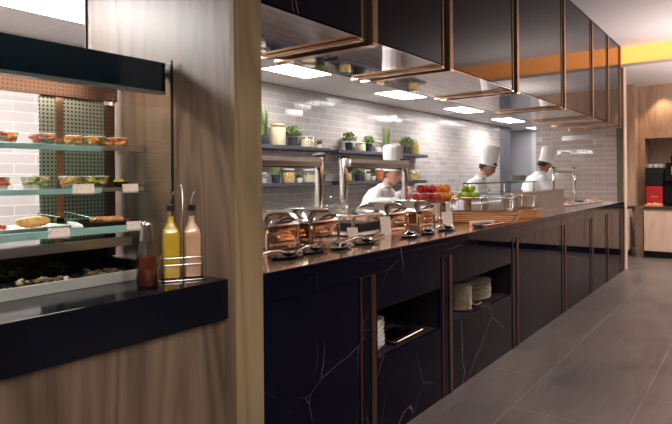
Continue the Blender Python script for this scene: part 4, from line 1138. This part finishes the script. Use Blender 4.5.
    for k in range(5):
        for s_ in (-1,1):
            p = hip.lerp(neck,.30+.13*k); rx = .146 if k < 3 else .125
            MB().ball(p+Vector((rx*math.cos(lean)*(.985), s_*.045, -rx*math.sin(lean))), .008, 1, (.6,1,1)).build('button', M['white'], t, 179)
    MB().box(-.002,.002,-.022,.022,-.012,.012,.0005).build('red_embroidery', plain('red_thread', (.45,.10,.16), .7), t, loc=hip.lerp(neck,.80)+Vector((.135*math.cos(lean)+.004, -.085, -.02))).rotation_euler = (0,lean,0)
    # apron, trousers, shoes
    a_ = MB(); ell(a_, [((0.004,0,.42*sc), .165,.205,0),((.004,0,hipz-.12), .160,.209,0),((.004,0,hipz+.03), .156,.204,0)], 28); a_.build('apron', M['cloth_white'], t, 60)
    tr = MB()
    for (A,Kn,An) in legs: cap(tr, A, Kn, .098, .072); cap(tr, Kn, An+Vector((0,0,.02)), .072, .055)
    to = tr.build('trousers', plain('dark_trousers', (.03,.03,.035), .8), t); remesh(to, .012, 3)
    for s_ in (1,-1):
        MB().loft([[(x, s_*.108+yy*w, zz*h) for yy, zz in ((-1,0),(1,0),(1,.6),(.5,1),(-.5,1),(-1,.6))] for x, w, h in ((-.085,.04,.07),(-.02,.045,.12),(.06,.054,.085),(.15,.055,.06),(.20,.035,.04))]).build('shoe', M['black'], t, 40)
    return t
def rr_(a): return math.radians(a)
chef('chef in white jacket and tall hat reaching towards the red apples', (4.70,3.16), rr_(-75), (.28,0,1.385), .25,
     [((.22,.25,1.13),(.44,.10,1.225),(1,-.25,-.1)), ((.16,-.27,1.10),(.38,-.16,1.12),(1,.2,-.1))], .95, (.62,.36,.26), (.09,.04,.025), 0.02, .255, -.45)
chef('chef in white jacket looking down behind the green apples', (6.41,2.90), rr_(-80), (.31,0,1.465), .50,
     [((.24,.25,1.14),(.46,.12,1.09),(1,-.3,-.2)), ((.24,-.25,1.14),(.46,-.10,1.09),(1,.3,-.2))], .97, (.50,.26,.16), (.012,.010,.010), .22, .225, -.18)
chef('chef in white jacket bending in profile beside the far tiled wall', (8.02,2.68), rr_(-52), (.30,0,1.515), .42,
     [((.26,.25,1.17),(.46,.14,1.05),(1,-.2,-.3)), ((.24,-.25,1.17),(.46,-.12,1.05),(1,.2,-.3))], 1.0, (.34,.16,.10), (.012,.010,.010), .30, .225)

# ------------------------------------------------------------------ lights
def area(name, loc, rot, sx, sy, power, col, spread=None):
    l = bpy.data.lights.new(name, 'AREA'); l.shape = 'RECTANGLE'; l.size = sx; l.size_y = sy; l.energy = power; l.color = col
    if spread: l.spread = spread
    o = bpy.data.objects.new(name, l); COL.objects.link(o); o.location = loc; o.rotation_euler = rot; return o
def spot(name, loc, power, col, ang=80, blend=.6, size=.04, rot=(0,0,0)):
    l = bpy.data.lights.new(name, 'SPOT'); l.energy = power; l.color = col; l.spot_size = rr_(ang); l.spot_blend = blend; l.shadow_soft_size = size
    o = bpy.data.objects.new(name, l); COL.objects.link(o); o.location = loc; o.rotation_euler = rot; return o
warm = (1,.80,.62); neut = (1,.90,.86)
# no cove lamp here: that light comes from the glowing fascia
# dining ceiling downlights
for x, y, pw_l in ((1.0,.0,150),(3.4,.3,125),(5.6,.3,135),(7.6,.3,120),(4.8,-1.4,25),(7.2,-1.4,40)):
    spot('dining_downlight', (x,y,ZD-.02), pw_l, neut, 110, .8, .06)
for x, y in ((9.4,.6),(9.4,-.8)):
    spot('far_downlight', (x,y,ZL-.02), 170, neut, 120, .8, .06)
spot('wallwash_light', (10.82,1.30,ZL-.03), 30, (1,.72,.45), 80, .5, .03)
area('dining_fill', (8.0,.0,1.7), (PI,0,0), .8, 1.6, 40, (1,.90,.87))  # added fill without a fixture, thrown up to whiten the dining ceiling
area('dining_fill', (-.6,-2.2,2.3), (PI,0,0), 2.0, 1.0, 260, (1,.90,.84))  # added unseen fill, bounced off the ceiling onto the left woodwork
area('far_fill', (9.8,-.6,2.3), (PI,0,0), 1.2, 1.2, 65, (1,.90,.86))  # added fill for the far ceiling and cabinets, no real lamp

w = bpy.data.worlds.new('world'); scene.world = w; w.use_nodes = True
w.node_tree.nodes['Background'].inputs[0].default_value = (.9,.88,1,1); w.node_tree.nodes['Background'].inputs[1].default_value = .06

# ------------------------------------------------------------------ camera
cam = bpy.data.cameras.new('camera'); co = bpy.data.objects.new('camera', cam); COL.objects.link(co); scene.camera = co
yaw = rr_(37); ro = .008
F = Vector((math.cos(yaw), math.sin(yaw), 0)); R = Vector((math.sin(yaw), -math.cos(yaw), 0)); Uv = Vector((0,0,1))
Rp = R*math.cos(ro)-Uv*math.sin(ro); Up = Uv*math.cos(ro)+R*math.sin(ro)
mat = Matrix((Rp, Up, -F)).transposed().to_4x4(); mat.translation = Vector((0,0,1.35))
co.matrix_world = mat
cam.sensor_width = 36; cam.lens = 562/672*36; cam.shift_y = -34/672; cam.clip_start = .05
vs = scene.view_settings; vs.view_transform = 'Standard'; vs.look = 'None'; vs.gamma = 1; vs.use_curve_mapping = False; vs.exposure = 0.12
scene.cycles.use_denoising = True
scene.cycles.max_bounces = 8; scene.cycles.transparent_max_bounces = 24
